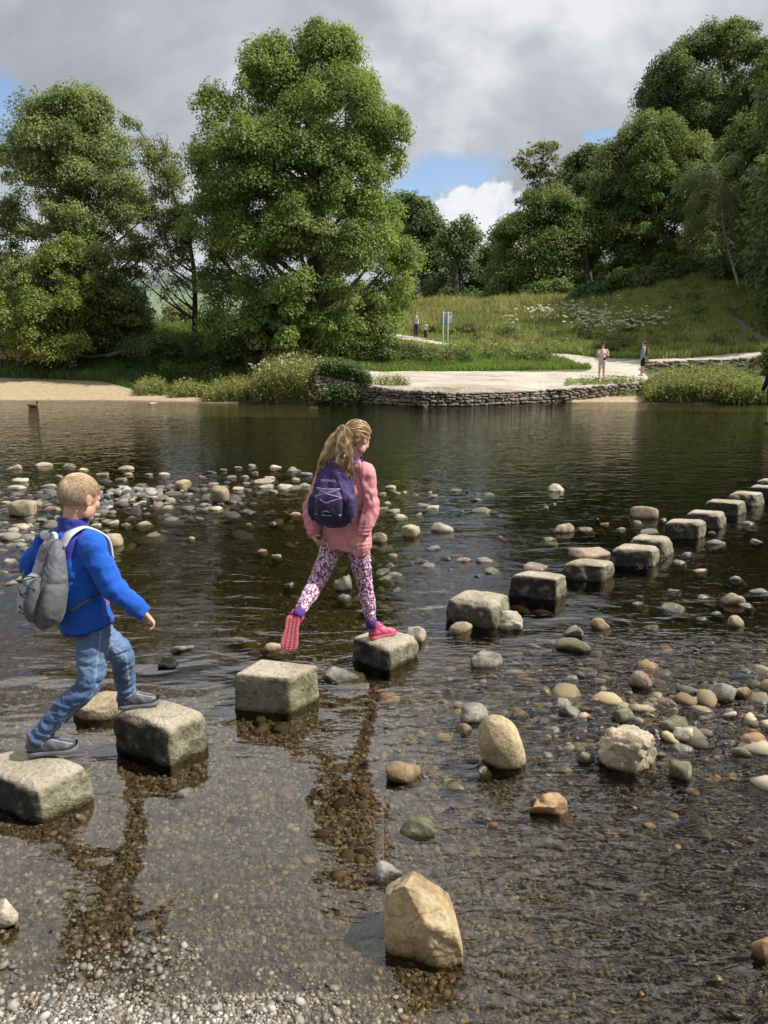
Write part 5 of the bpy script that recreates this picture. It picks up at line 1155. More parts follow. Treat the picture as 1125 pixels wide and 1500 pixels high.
hand(g, wR, J(517, 798, 4.625) - wR, f, V3(0, 0, 1) - f * .2, .55, .82); hand(g, wL, J(467, 797, 4.70) - wL, rr + f * .3, f * .3 + V3(0, 0, .6), .55, .82)
aLb = aL - UP * .05; g.loft([aR, aR - V3(0, 0, .05)], [.027, .027], f, 10); g.loft([aL, aL - V3(0, .02, .04)], [.027, .027], f, 10)
body = g.skin('body', .0036, SKIN, girl, O, 4)
g = Geo(); 
for sg in (-1, 1): g.ball(Lh(sg * .03, .072, -.002), .0125, None, 2)
g.make('eyes', simple('eye_white', (.7, .68, .66), .25, .05), body, O)
g = Geo()
for sg in (-1, 1): g.ball(Lh(sg * .03, .0835, -.003), (.005, .0045, .005), None, 2)
g.make('irises', simple('iris', (.05, .07, .09), .2), body, O)
# leggings
def legg():
    m = M('leggings'); o = m.objc(); w_ = m.n('VectorMath', {0: o, 1: m.n('VectorMath', {0: m.n('TexNoise', {'Scale': 40.0, 'Vector': o}).outputs[1], 1: (.014, .014, .014)}, operation='MULTIPLY').outputs[0]}, operation='ADD').outputs[0]
    v = m.n('TexVoronoi', {'Vector': m.scale(w_, (1, 1, .7)), 'Scale': 115.0}); r_ = m.sep(v.outputs['Color'])[0]
    c = m.ramp(r_, [(.0, (.07, .025, .07)), (.26, (.80, .42, .60)), (.52, (.86, .68, .80)), (.80, (.48, .10, .30)), (.91, (.05, .03, .09))], 'CONSTANT')
    e = m.ramp(v.outputs['Distance'], [(.45, 0.0), (.62, .6)]); c = m.mix(e, c, (.06, .02, .05)); m.p(Base_Color=c, Roughness=.75); m.b.inputs['Sheen Weight'].default_value = .15; return m.m
g = Geo(); g.loft([pel + UP * .08, pel, (tR + tL) / 2 - UP * .0], [(.115, .09), (.125, .10), (.105, .085)], rr, 18)
mid = lambda a, b, t: a * (1 - t) + b * t
g.loft([tR + UP * .03, mid(tR, kR, .35), kR, mid(kR, aR, .35), aR + UP * .012], [(.076, .084), (.069, .074), (.049, .051), (.051, .053), (.034, .034)], rr, 16)
g.loft([tL + UP * .03, mid(tL, kL, .35), kL, mid(kL, aL, .35), mid(kL, aL, .93)], [(.076, .084), (.067, .073), (.054, .054), (.049, .051), (.034, .034)], rr, 16)
g.skin('leggings', .0055, legg(), girl, O, 3, lambda v: wrinkle(v, .006, 13, (1, 1, 2.2), 3) * (.4 + (v[:, 2] < .78)))
PURP = simple('purple_sock', (.10, .035, .20), .85, .15, 60)
g = Geo(); g.loft([aR + UP * .02, aR - UP * .045], [.0375, .034], f, 14, 2); g.make('sock', PURP, girl, O)
dn = unit(aL - kL); g = Geo(); g.loft([aL - dn * .03, aL + dn * .035], [.038, .036], f, 14, 2); g.make('sock', PURP, girl, O)
# shoes
PK, PK2, PK3 = (.80, .10, .24), (.42, .03, .13), (.86, .30, .36)
SOLEP = simple('coral_sole', (.60, .16, .19), .7, .2, 40)
shoe(girl, O, heelR, frame(58)[0], UP, .215, (PK, PK2, PK3, (.85, .35, .45)), SOLEP, 'shoe', 1, False, aR - UP * .02, .93)
hL, tl = J(430, 902, 4.42), J(421, 961, 4.34); sn = unit(V3(-.10, .93, -.33))
shoe(girl, O, hL, tl - hL, sn, .222, (PK, PK2, PK3, (.85, .35, .45)), SOLEP, 'shoe', 2, True, aL, 1.28)
# jacket
PINK, PINKD = np.array((.62, .245, .265)), np.array((.10, .035, .19))
g = Geo()
g.loft([J(508.5, 800, 4.80), J(508.5, 780, 4.80), J(508.5, 750, 4.80), che, J(510, 692, 4.79), J(513, 680, 4.79), J(517, 671, 4.79)], [(.165, .125), (.158, .122), (.148, .118), (.148, .108), (.135, .088), (.10, .066), (.062, .055)], rr, 28, 4, sq=2.3)
g.loft([J(509, 808, 4.74) + rr * .085, J(509, 790, 4.75) + rr * .1, J(509, 765, 4.76) + rr * .08], [(.055, .055), (.065, .065), (.05, .06)], rr, 16)
g.loft([sR - rr * .03 + UP * .012, sR, mid(sR, eR, .5), eR, mid(eR, wR, .55), wR + unit(eR - wR) * .012], [(.048, .048), (.054, .056), (.055, .057), (.057, .057), (.052, .050), (.034, .034)], f, 18)
g.loft([sL + rr * .03 + UP * .012, sL, mid(sL, eL, .5), eL, mid(eL, wL, .55), wL + unit(eL - wL) * .012], [(.048, .048), (.054, .056), (.054, .057), (.057, .057), (.052, .050), (.034, .034)], f, 18)
g.loft([nkb - rr * .10 - f * .03 - UP * .02, nkb - f * .085 - UP * .035, nkb + rr * .09 - f * .045 - UP * .02], [(.03, .02), (.042, .03), (.03, .022)], UP, 12)      # folded hood
def pcol(v):
    c = np.tile(PINK, (len(v), 1)); q = v - nkb; h_ = q[:, 2]; ds = np.linalg.norm(q * V3(1, 1, .9), axis=1); c[(ds < .105) & (h_ > -.055)] = PINKD * 1.15; return c
def pdisp(v):
    d_ = wrinkle(v, .013, 6, (1, 1, .8), 11) + wrinkle(v, .008, 15, (1.3, 1.3, .5), 12)
    cuff = np.minimum(np.linalg.norm(v - wR, axis=1), np.linalg.norm(v - wL, axis=1)); d_ = d_ + np.clip(1 - cuff / .1, 0, 1) * .006 * np.sin(v[:, 2] * 260)
    el = np.minimum(np.linalg.norm(v - mid(sR, eR, .75), axis=1), np.linalg.norm(v - eL, axis=1)); d_ = d_ + np.clip(1 - el / .16, 0, 1) * .005 * np.sin((v[:, 2] * 1.0 - v @ rr * .9) * 75 + fbm(v * 9, 2, 2) * 5)
    return d_
jm = M('pink_shell'); jc = jm.attr(); jn = jm.noise(500, 2, .5, jm.objc()); jm.p(Base_Color=jc, Roughness=.62, Normal=jm.bump(jn, .0006)); jm.b.inputs['Specular IOR Level'].default_value = .35
g.skin('jacket', .006, jm.m, girl, O, 2, pdisp, pcol)
# hair: cap, strands drawn back to the band, long wavy tail
def in_hair_long(L3):  # head-local units
    x, y, z = L3.T; return ((y < .045) | (z > .055)) & ~((np.abs(x) > .05) & (z < .0) & (y > -.045)) & (z > -.062) & ~((y > .02) & (z < .04))
def local(v, c, A, s): q = (v - c) / s; return np.stack([q @ a for a in A], 1)
Am = np.array([unit(a) for a in Ah])
g = Geo(); g.ball(hc + (Am[1] * -.009 + Am[2] * .014) * 1.04, (.080, .096, .091), list(Am), 5)
GH = [np.array(c) for c in ((.34, .22, .105), (.55, .40, .22), (.22, .135, .065), (.70, .54, .33), (.42, .29, .15))]
hcap = g.skin('hair', .005, HAIRM, girl, O, 1, None, lambda v: np.tile((.20, .125, .06), (len(v), 1)), lambda v: in_hair_long(local(v, hc, Am, 1.04)))
band = J(506, 631, 4.735)
n = 5200; d_ = unitn(rng.normal(size=(n, 3))); root_l = d_ * V3(.0785, .0945, .0895) + V3(0, -.009, .014); ok = in_hair_long(root_l) & (root_l[:, 2] > -.055)
d_ = d_[ok]; n = len(d_); bl = local(band[None], hc, Am, 1.04)[0]; bd = unit((bl - V3(0, -.009, .014)) / V3(.0785, .0945, .0895)); K = 9; pth = np.zeros((n, K, 3)); lift = rng.uniform(.001, .010, n)
for k in range(K):
    t = k / (K - 1); q = unitn(d_ * (1 - t) + bd * t); ql = q * (V3(.0785, .0945, .0895)) + q * (lift * (1 - .6 * t))[:, None] + V3(0, -.009, .014); ql[:, 0] += .001 * np.sin(k * .8 + d_[:, 1] * 9)
    pth[:, k] = hc + (ql * 1.04) @ Am
V, F = ribbons(pth, rng.uniform(.0010, .0019, n)); lock = (np.arctan2(d_[:, 2], d_[:, 0]) * 14).astype(int); cc = (np.array(GH)[(lock * 7919) % 5] * .45 + np.array(GH).mean(0) * .6) * rng.uniform(.75, 1.3, (n, 1))
obj('strands', V, F, HAIRM, hcap, O, col=np.repeat(cc, 2 * K, 0))
NL = 110; n = NL * 80; li = np.repeat(np.arange(NL), 80); K = 16
ends = []; 
for i in range(NL):
    if i % 4 == 0: ends.append((J(rng.uniform(461, 476), rng.uniform(682, 702), 4.64), J(rng.uniform(474, 485), rng.uniform(648, 660), 4.66), .026))
    else: ends.append((J(rng.uniform(494, 517), rng.uniform(668, 703), 4.60), J(rng.uniform(491, 514), rng.uniform(646, 662), 4.62), .02))
ends_e = np.array([e[0] for e in ends]); ends_m = np.array([e[1] for e in ends]); b0 = band + rng.normal(0, .012, (NL, 3))
b1 = b0 + V3(-.015, -.05, .012) + rng.normal(0, .008, (NL, 3)); ph = rng.uniform(0, 6.28, NL); ph2 = rng.uniform(0, 6.28, NL); pth = np.zeros((n, K, 3)); jit = rng.normal(0, 1, (n, 3)) ; 
for k in range(K):
    t = k / (K - 1)
    c_ = (1 - t) ** 3 * b0 + 3 * (1 - t) ** 2 * t * b1 + 3 * (1 - t) * t * t * ends_m + t ** 3 * ends_e
    wv_ = np.stack([np.sin(t * 15 + ph), np.cos(t * 13 + ph2), .3 * np.sin(t * 11 + ph2)], 1) * (.013 * min(1, t * 3))
    rad = .0052 * (.7 + .6 * math.sin(math.pi * min(1, t * 1.15))) * (1.2 if t < .9 else .7)
    pth[:, k] = (c_ + wv_)[li] + jit * rad + rng.normal(0, .0008, (n, 3)) 
V, F = ribbons(pth, rng.uniform(.0005, .0011, n)); cc = (np.array(GH)[rng.integers(0, 5, NL)] * rng.choice([.5, .75, 1.0, 1.3, 1.7], (NL, 1)))[li] * rng.uniform(.8, 1.2, (n, 1))
obj('ponytail', V, F, HAIRM, hcap, O, col=np.repeat(np.clip(cc, 0, .9), 2 * K, 0))
g = Geo(); g.loft([band + V3(.012, .014, 0), band + V3(-.006, -.012, 0)], [.022, .02], UP, 12, 2); g.make('hair_band', simple('hair_band', (.05, .03, .06), .8), hcap, O)

# ---------------- backpacks
WEB = simple('dark_webbing', (.02, .02, .025), .7)
def strap(g, pts, w_=.024, th=.006, side=None, k=6): g.loft(pts, [(w_, th)] * len(pts), side if side is not None else rr, 8, k, sq=4)
def pack(label, c, f, r, up, w_, h_, d_, colf, mat, seed, cordc, tabc, strapm, shoulders, cordw=.0028, pocketm=None):
    root = empty('backpack', tuple(c - up * h_ / 2), label, 'backpack'); O = np.array(root.location); bk = -f
    g = Geo(); zs = [-.5, -.46, -.36, -.1, .15, .32, .43, .49]; ws = [.55, .82, .96, 1.0, .93, .8, .62, .35]; ds = [.5, .85, 1.0, .98, .8, .62, .45, .25]
    g.loft([c + up * h_ * a + bk * (d_ * .5 * (b - 1) * .5) for a, b in zip(zs, ds)], [(w_ / 2 * a, d_ / 2 * b) for a, b in zip(ws, ds)], r, 28, 4, sq=2.7)
    body = g.skin('bag_body', .005, mat, root, O, 3, lambda v: wrinkle(v, .014, 9, (1, 1, .5), seed) + wrinkle(v, .007, 24, (1, 1, .6), seed + 1), colf)
    g = Geo(); g.loft([c - up * h_ * .44 + bk * d_ * .42, c - up * h_ * .25 + bk * d_ * .5, c - up * h_ * .02 + bk * d_ * .46, c + up * h_ * .1 + bk * d_ * .34], [(w_ * .26, .025), (w_ * .33, .045), (w_ * .31, .035), (w_ * .2, .012)], r, 20, 4, sq=2.6)
    g.skin('front_pocket', .005, mat, root, O, 3, lambda v: wrinkle(v, .006, 14, (1, 1, .7), seed + 2), colf)
    for sg in (-1, 1):
        g = Geo(); g.loft([c - up * h_ * .46 + r * sg * w_ * .40, c - up * h_ * .3 + r * sg * w_ * .46 + bk * .01, c - up * h_ * .08 + r * sg * w_ * .46, c + up * h_ * .0 + r * sg * w_ * .42], [(.03, d_ * .30), (.04, d_ * .4), (.03, d_ * .38), (.012, d_ * .34)], r, 16, 4, sq=2.4)
        g.skin('side_pocket', .005, pocketm or mat, root, O, 2, lambda v: wrinkle(v, .004, 22, (1, 1, 1), seed + 4), colf)
    g = Geo(); nz = 4; A_ = []
    for k in range(nz):
        z_ = .12 - k * .15; x_ = w_ * (.30 if k % 2 == 0 else .34)
        A_.append((c + up * h_ * z_ + r * x_ + bk * (d_ * .5 + .012), c + up * h_ * z_ - r * x_ + bk * (d_ * .5 + .012)))
    for k in range(nz - 1):
        for a, b in ((A_[k][0], A_[k + 1][1]), (A_[k][1], A_[k + 1][0])): g.loft([a, mid(a, b, .5) + bk * .034, b], [cordw] * 3, r, 6, 6)
    for (a, b) in (A_[0], A_[-1]): g.loft([a, mid(a, b, .5) + bk * .03, b], [cordw] * 3, r, 6, 6)
    g.make('cord', cordc, root, O)
    g = Geo(); t = c + up * h_ * .485 + f * d_ * .1; g.loft([t - r * .03, t - r * .02 + up * .03, t + r * .02 + up * .03, t + r * .03], [(.01, .004)] * 4, f, 8, 4); g.make('haul_loop', strapm, root, O)
    if tabc is not None:
        g = Geo(); t = c - up * h_ * .22 - r * w_ * .30 + bk * (d_ * .5 + .02); g.loft([t, t - up * .03 + bk * .006, t - up * .06], [(.004, .005)] * 3, r, 8, 2); g.make('zip_pull', tabc, root, O)
    for pts, sd_, ww in shoulders:
        g = Geo(); strap(g, pts[:5], ww, .007, sd_); sp_ = g.make('shoulder_strap', strapm, root, O)
        g = Geo(); strap(g, pts[4:], .011, .003, sd_); g.make('webbing', WEB, sp_, O)
    return root
# girl's pack
spine = mid(che, pel, .12); pc = J(488, 722, 4.62)
def purple(v): 
    z = v[:, 2]; c = np.tile((.060, .034, .135), (len(v), 1)); c[z < pc[2] - .02] = (.024, .016, .06); return c
GSM = simple('purple_strap', (.09, .04, .2), .7, .15, 60)
def shstrap(sh, sg, c, f, r, h_, w_, d_, arm):
    top = c + UP * h_ * .40 + f * d_ * .42 + r * sg * w_ * .16
    return [top, mid(top, sh, .55) + UP * .055 - f * .02, sh - r * sg * .035 + UP * .068 + f * .01, sh - r * sg * .04 + f * .11 + UP * .0, sh - r * sg * .03 + f * .125 - UP * .11, sh + f * .05 - UP * .21 + r * sg * (.03 + arm), sh - f * .04 - UP * .25 + r * sg * (.03 + arm), c - UP * h_ * .36 + r * sg * w_ * .4 + f * d_ * .3]
rr_keep, f_keep = rr, f; f, rr = frame(17)
gp = pack('small purple backpack with crossed pale cords on the girl\'s back', pc, f, rr, unit(UP + f * .06), .265, .37, .15, purple, NYLON, 21, simple('pale_cord', (.42, .38, .52), .6), None, GSM,
     [(shstrap(J(533, 690, 4.74), 1, pc, f, rr, .37, .265, .15, 0), rr, .026), (shstrap(J(482, 692, 4.86), -1, pc, f, rr, .37, .265, .15, 0), rr, .026)])
# small pale word patch on the pack
O_ = np.array(gp.location); t = pc + UP * .085 - f * .077 - rr * .004; tx = bpy.data.curves.new('t', 'FONT'); tx.body = 'BERGHAUS'; tx.size = .019; tx.extrude = .0006; tx.align_x = 'CENTER'
to = bpy.data.objects.new('t', tx); COL.objects.link(to); dg = bpy.context.evaluated_depsgraph_get(); me = bpy.data.meshes.new_from_object(to.evaluated_get(dg)); bpy.data.objects.remove(to)
v = mverts(me); zz = unit(UP + f * .22); pv = t + v[:, :1] * rr + v[:, 1:2] * zz + v[:, 2:3] * -np.cross(rr, zz) * -1; me.vertices.foreach_set('co', (pv - O_).astype(np.float32).ravel()); me.update(); f, rr = f_keep, rr_keep; LETTER = link('lettering', me, simple('pale_print', (.6, .58, .7), .6), gp)

# ---------------- boy
f, rr = frame(44); hf2 = unit(frame(30)[0] + V3(0, 0, -.25)); z1, z2 = STEPTOP[0], STEPTOP[1]
h1, t1 = P(41, 1105, z1 + .012), P(114, 1097, z1 + .012); h2, t2 = P(173, 1037, z2 + .006), P(233, 1029, z2 + .006)
boy = empty('person', tuple(mid(h1, h2, .5) * V3(1, 1, 0) + V3(0, 0, z1)), 'small boy in a blue fleece and jeans striding between two stepping stones', 'person'); O = np.array(boy.location)
pel, che, nkb = J(129, 906, 3.46), J(102, 820, 3.43), J(106, 770, 3.44); hc = J(117, 727, 3.45)
tR, tL = J(138, 918, 3.43), J(128, 918, 3.52); kR, aR = J(131, 1000, 3.35), J(63, 1078, 3.245); kL, aL = J(178, 958, 3.63), J(191, 1015, 3.70)
aR = h1 + unit(t1 - h1) * .05 + UP * .085; aL = h2 + unit(t2 - h2) * .05 + UP * .085
sR, eR, wR = J(133, 797, 3.365), J(166, 862, 3.35), J(213, 899, 3.40); sL, eL, wL = J(68, 798, 3.52), J(45, 828, 3.52), J(56, 870, 3.60)
g = Geo(); Lh, Ah = head(g, hc, 1.06, hf2, UP)
g.loft([Lh(0, -.02, -.05), (Lh(0, -.02, -.09) + nkb) / 2, nkb - V3(0, 0, .03)], [.049, .046, .055], rr, 14)
g.loft([nkb - V3(0, 0, .02), che + V3(0, 0, .05), che, (che + pel) / 2, pel], [(.08, .05), (.115, .07), (.115, .08), (.105, .075), (.105, .085)], rr, 18)
for (s_, e_, w_) in ((sR, eR, wR), (sL, eL, wL)): g.loft([s_, e_, w_], [.035, .028, .020], UP, 12)
for (t_, k_, a_) in ((tR, kR, aR), (tL, kL, aL)): g.loft([t_, k_, mid(k_, a_, .5), a_ - UP * .04], [.052, .032, .026, .024], rr, 12)
hand(g, wR, unit(wR - eR) - UP * .25, -rr * .2 - UP * .6 - f * .5, f - rr * .6, .62, .78); hand(g, wL, -UP + f * .3, rr, f, .4, .78)
body = g.skin('body', .0036, SKIN, boy, O, 4)
g = Geo(); 
for sg in (-1, 1): g.ball(Lh(sg * .03, .072, -.002), .0125, None, 2)
g.make('eyes', bpy.data.materials['eye_white'], body, O)
g = Geo()
for sg in (-1, 1): g.ball(Lh(sg * .03, .0835, -.003), (.005, .0045, .005), None, 2)
g.make('irises', bpy.data.materials['iris'], body, O)
# jeans
g = Geo(); g.loft([pel + UP * .09, pel, mid(tR, tL, .5) - UP * .02], [(.115, .09), (.125, .10), (.10, .085)], rr, 18)
g.loft([tR + UP * .04, mid(tR, kR, .4), kR, mid(kR, aR, .4), mid(kR, aR, .8), aR - UP * .004], [(.075, .084), (.068, .074), (.054, .057), (.050, .051), (.044, .046), (.047, .050)], rr, 18)
g.loft([tL + UP * .04, mid(tL, kL, .4), kL, mid(kL, aL, .4), mid(kL, aL, .8), aL - UP * .004], [(.075, .084), (.068, .074), (.055, .060), (.051, .052), (.045, .047), (.047, .050)], rr, 18)
def jean(v):
    n = fbm(v * 9, 3, 31); lam = 1 - np.minimum(np.linalg.norm(v - mid(tL, kL, .55) + rr * -.04, axis=1), np.linalg.norm(v - mid(tR, kR, .5), axis=1)) / .17
    fade = np.clip(lam, 0, 1) * .6 + (n - .4) * .5 + .10; c = np.array((.040, .085, .19)) * (1 - fade[:, None]) + np.array((.22, .33, .50)) * np.clip(fade, 0, 1)[:, None]
    for a, b in ((tR, kR), (kR, aR), (tL, kL), (kL, aL)):   # side seams
        ax = unit(b - a); q = v - a; t_ = q @ ax; rad_ = q - np.outer(t_, ax); sd_ = unit(np.cross(ax, f)); ang = np.abs(rad_ @ np.cross(ax, sd_)); on = (t_ > -.03) & (t_ < np.linalg.norm(b - a)) & (ang < .004) & (np.linalg.norm(rad_, axis=1) < .1)
        c[on] = c[on] * .3 + np.array((.30, .36, .45)) * .7
    return np.clip(c, .01, .8)
def jdisp(v):
    d_ = wrinkle(v, .009, 10, (1, 1, 1.9), 41) + wrinkle(v, .006, 24, (1, 1, 1.6), 42)
    for a, k_ in ((aR, kR), (aL, kL)): 
        dd = np.linalg.norm(v - a, axis=1); d_ = d_ + np.clip(1 - dd / .16, 0, 1) * .008 * np.sin(((v - a) @ unit(k_ - a)) * 130 + fbm(v * 14, 2, 3) * 5)
        dd = np.linalg.norm(v - k_, axis=1); d_ = d_ + np.clip(1 - dd / .12, 0, 1) * .005 * np.sin(v[:, 2] * 85 + fbm(v * 10, 2, 5) * 9)
    return d_
g.skin('jeans', .0055, DENIM, boy, O, 2, jdisp, jean)
SOLEG = simple('grey_sole', (.20, .21, .235), .7, .3, 60)
for h_, t_, a_, sd_ in ((h1, t1, aR, 3), (h2, t2, aL, 4)): shoe(boy, O, h_, t_ - h_, UP, min(.245, np.linalg.norm(t_ - h_)), ((.060, .063, .075), (.11, .115, .135), (.035, .037, .045), (.45, .45, .47)), SOLEG, 'shoe', sd_, False, a_ + UP * .0, 1.16)
g = Geo()
for a_ in (aR, aL): g.loft([a_ + UP * .03, a_ - UP * .03], [.036, .036], f, 12, 2)
g.make('socks', simple('white_sock', (.7, .68, .66), .9), boy, O)
# fleece
BL, NV = np.array((.012, .105, .52)), np.array((.022, .028, .20))
g = Geo(); hem = J(126, 915, 3.455)
g.loft([hem, mid(hem, che, .3), mid(hem, che, .65), che + UP * .01, mid(che, nkb, .55) + UP * .01, nkb - UP * .03, nkb + UP * .0, nkb + UP * .035 + f * .006], [(.142, .122), (.138, .118), (.134, .112), (.136, .10), (.125, .082), (.085, .066), (.066, .062), (.070, .068)], rr, 28, 4, sq=2.2)
g.loft([sR - rr * .03 + UP * .01, sR, mid(sR, eR, .5), eR, mid(eR, wR, .5), wR + unit(eR - wR) * .004], [(.05, .05), (.062, .060), (.058, .058), (.053, .053), (.047, .047), (.036, .036)], UP, 18)
g.loft([sL + rr * .03 + UP * .01, sL, mid(sL, eL, .5), eL, mid(eL, wL, .5), wL + unit(eL - wL) * .004], [(.05, .05), (.062, .060), (.058, .058), (.054, .054), (.047, .047), (.036, .036)], UP, 18)
def bcol(v):
    q = v - che; x = q @ rr; y = q @ f; z = v[:, 2] - nkb[2]; c = np.tile(BL, (len(v), 1))
    s1 = np.linalg.norm(v - sR, axis=1); s2 = np.linalg.norm(v - sL, axis=1)
    c[(z > -.015) & (np.linalg.norm((v - nkb)[:, :2], axis=1) < .1)] = NV * 1.4
    c[((np.abs(x) > .075) & (np.abs(x) < .128) & (z > -.13) & (z <= -.015) & (np.abs(y) < .075))] = NV * 1.6
    edge = np.abs(np.abs(x) - .075) < .004; c[edge & (y < .02) & (z > -.34) & (z < -.03)] = (.16, .05, .16)
    axr = (v - mid(sR, eR, .5)) @ unit(eR - sR)
    pk = (np.abs(x - .105) < .008) & (y > .02) & (z < -.26) & (z > -.40); c[pk] = (.55, .04, .05)
    hemline = ((v - hem) @ unit(che - hem)) < .012; c[hemline & (np.linalg.norm((v - hem)[:, :2], axis=1) < .2)] = NV
    return c
g.skin('fleece_jacket', .006, FLEECE, boy, O, 2, lambda v: wrinkle(v, .010, 7, (1, 1, .7), 51) + wrinkle(v, .008, 17, (1, 1, .8), 52) + np.clip(1 - np.linalg.norm(v - eR, axis=1) / .1, 0, 1) * .005 * np.sin((v @ unit(eR - sR)) * 90), bcol)
# short hair
Am = np.array([unit(a) for a in Ah])
def in_hair_short(L3):
    x, y, z = L3.T; nape = -.048 + .012 * np.abs(x) / .07
    return (z > np.where(y < -.02, nape, .0)) & ~((y > .066) & (z < .045)) & ~((np.abs(x) > .045) & (z < .018) & (y > -.036) & (y < .03)) & ~((y > .03) & (z < .035 - .0 * x))
g = Geo(); g.ball(hc + (Am[1] * -.009 + Am[2] * .013) * 1.06, (.0815, .0975, .0925), list(Am), 5)
bc = g.skin('hair', .0045, HAIRM, boy, O, 1, None, lambda v: np.tile((.38, .27, .165), (len(v), 1)), lambda v: in_hair_short(local(v, hc, Am, 1.06)))
n = 24000; d_ = unitn(rng.normal(size=(n, 3))); R3 = V3(.0775, .0925, .0875); ok = in_hair_short(d_ * R3 + V3(0, -.009, .013)); d_ = d_[ok]; n = len(d_)
wh = unit(V3(.15, -.62, .78)); K = 6; pth = np.zeros((n, K, 3)); tn = d_ - wh; tn = tn - d_ * (tn * d_).sum(1, keepdims=True); tn = unitn(tn + rng.normal(0, .14, (n, 3)) + V3(.0, .25, 0)); zl = (d_ * R3)[:, 2]
ln_ = np.interp(zl, [-.06, -.02, .03, .08], [.007, .010, .018, .026]) * rng.uniform(.7, 1.2, n); ro = 1.0 + .025 * np.interp(zl, [-.06, .0, .06], [0, .5, 1.6])
for k in range(K):
    t = k / (K - 1); q = unitn(d_ + tn * (ln_ * t / .088)[:, None]); pth[:, k] = hc + ((q * R3 * (ro + .03 * t * (1.1 - t) + .008)[:, None] + V3(0, -.009, .013)) * 1.06) @ Am
V, F = ribbons(pth, rng.uniform(.0004, .0008, n)); cc = np.array([(.60, .44, .28), (.70, .54, .36), (.48, .34, .21), (.78, .63, .44)])[rng.integers(0, 4, n)] * rng.uniform(.8, 1.15, (n, 1)) * np.interp(zl, [-.06, .02, .08], [.6, .95, 1.1])[:, None]
obj('strands', V, F, HAIRM, bc, O, col=np.repeat(cc, 2 * K, 0))
# boy's pack
pc = J(69, 850, 3.30); up_ = unit(UP + f * .18 + rr * -.02)
def greyc(v):
    q = v - pc; x = q @ rr; z = q @ up_; c = np.tile((.155, .165, .18), (len(v), 1)); c[(np.abs(x + .02) < .045) & (z < .09)] = (.34, .355, .375); c[(x > .05) & (z < .02)] = (.10, .105, .115); c[np.abs(x - .045) < .004] = (.03, .03, .035); return c
STRG = simple('pale_grey_strap', (.52, .54, .58), .7, .08, 60)
pack('grey backpack with a pale panel and dark cords on the boy\'s back', pc, f, rr, up_, .222, .385, .14, greyc, NYLON, 31, simple('dark_cord', (.03, .03, .035), .6), simple('lime_tab', (.55, .75, .06), .6), STRG,
     [(shstrap(sR - rr * .045, 1, pc, f, rr, .40, .25, .155, .05), rr, .037), (shstrap(sL + rr * .03, -1, pc, f, rr, .40, .25, .155, .05), rr, .030)], .0025)

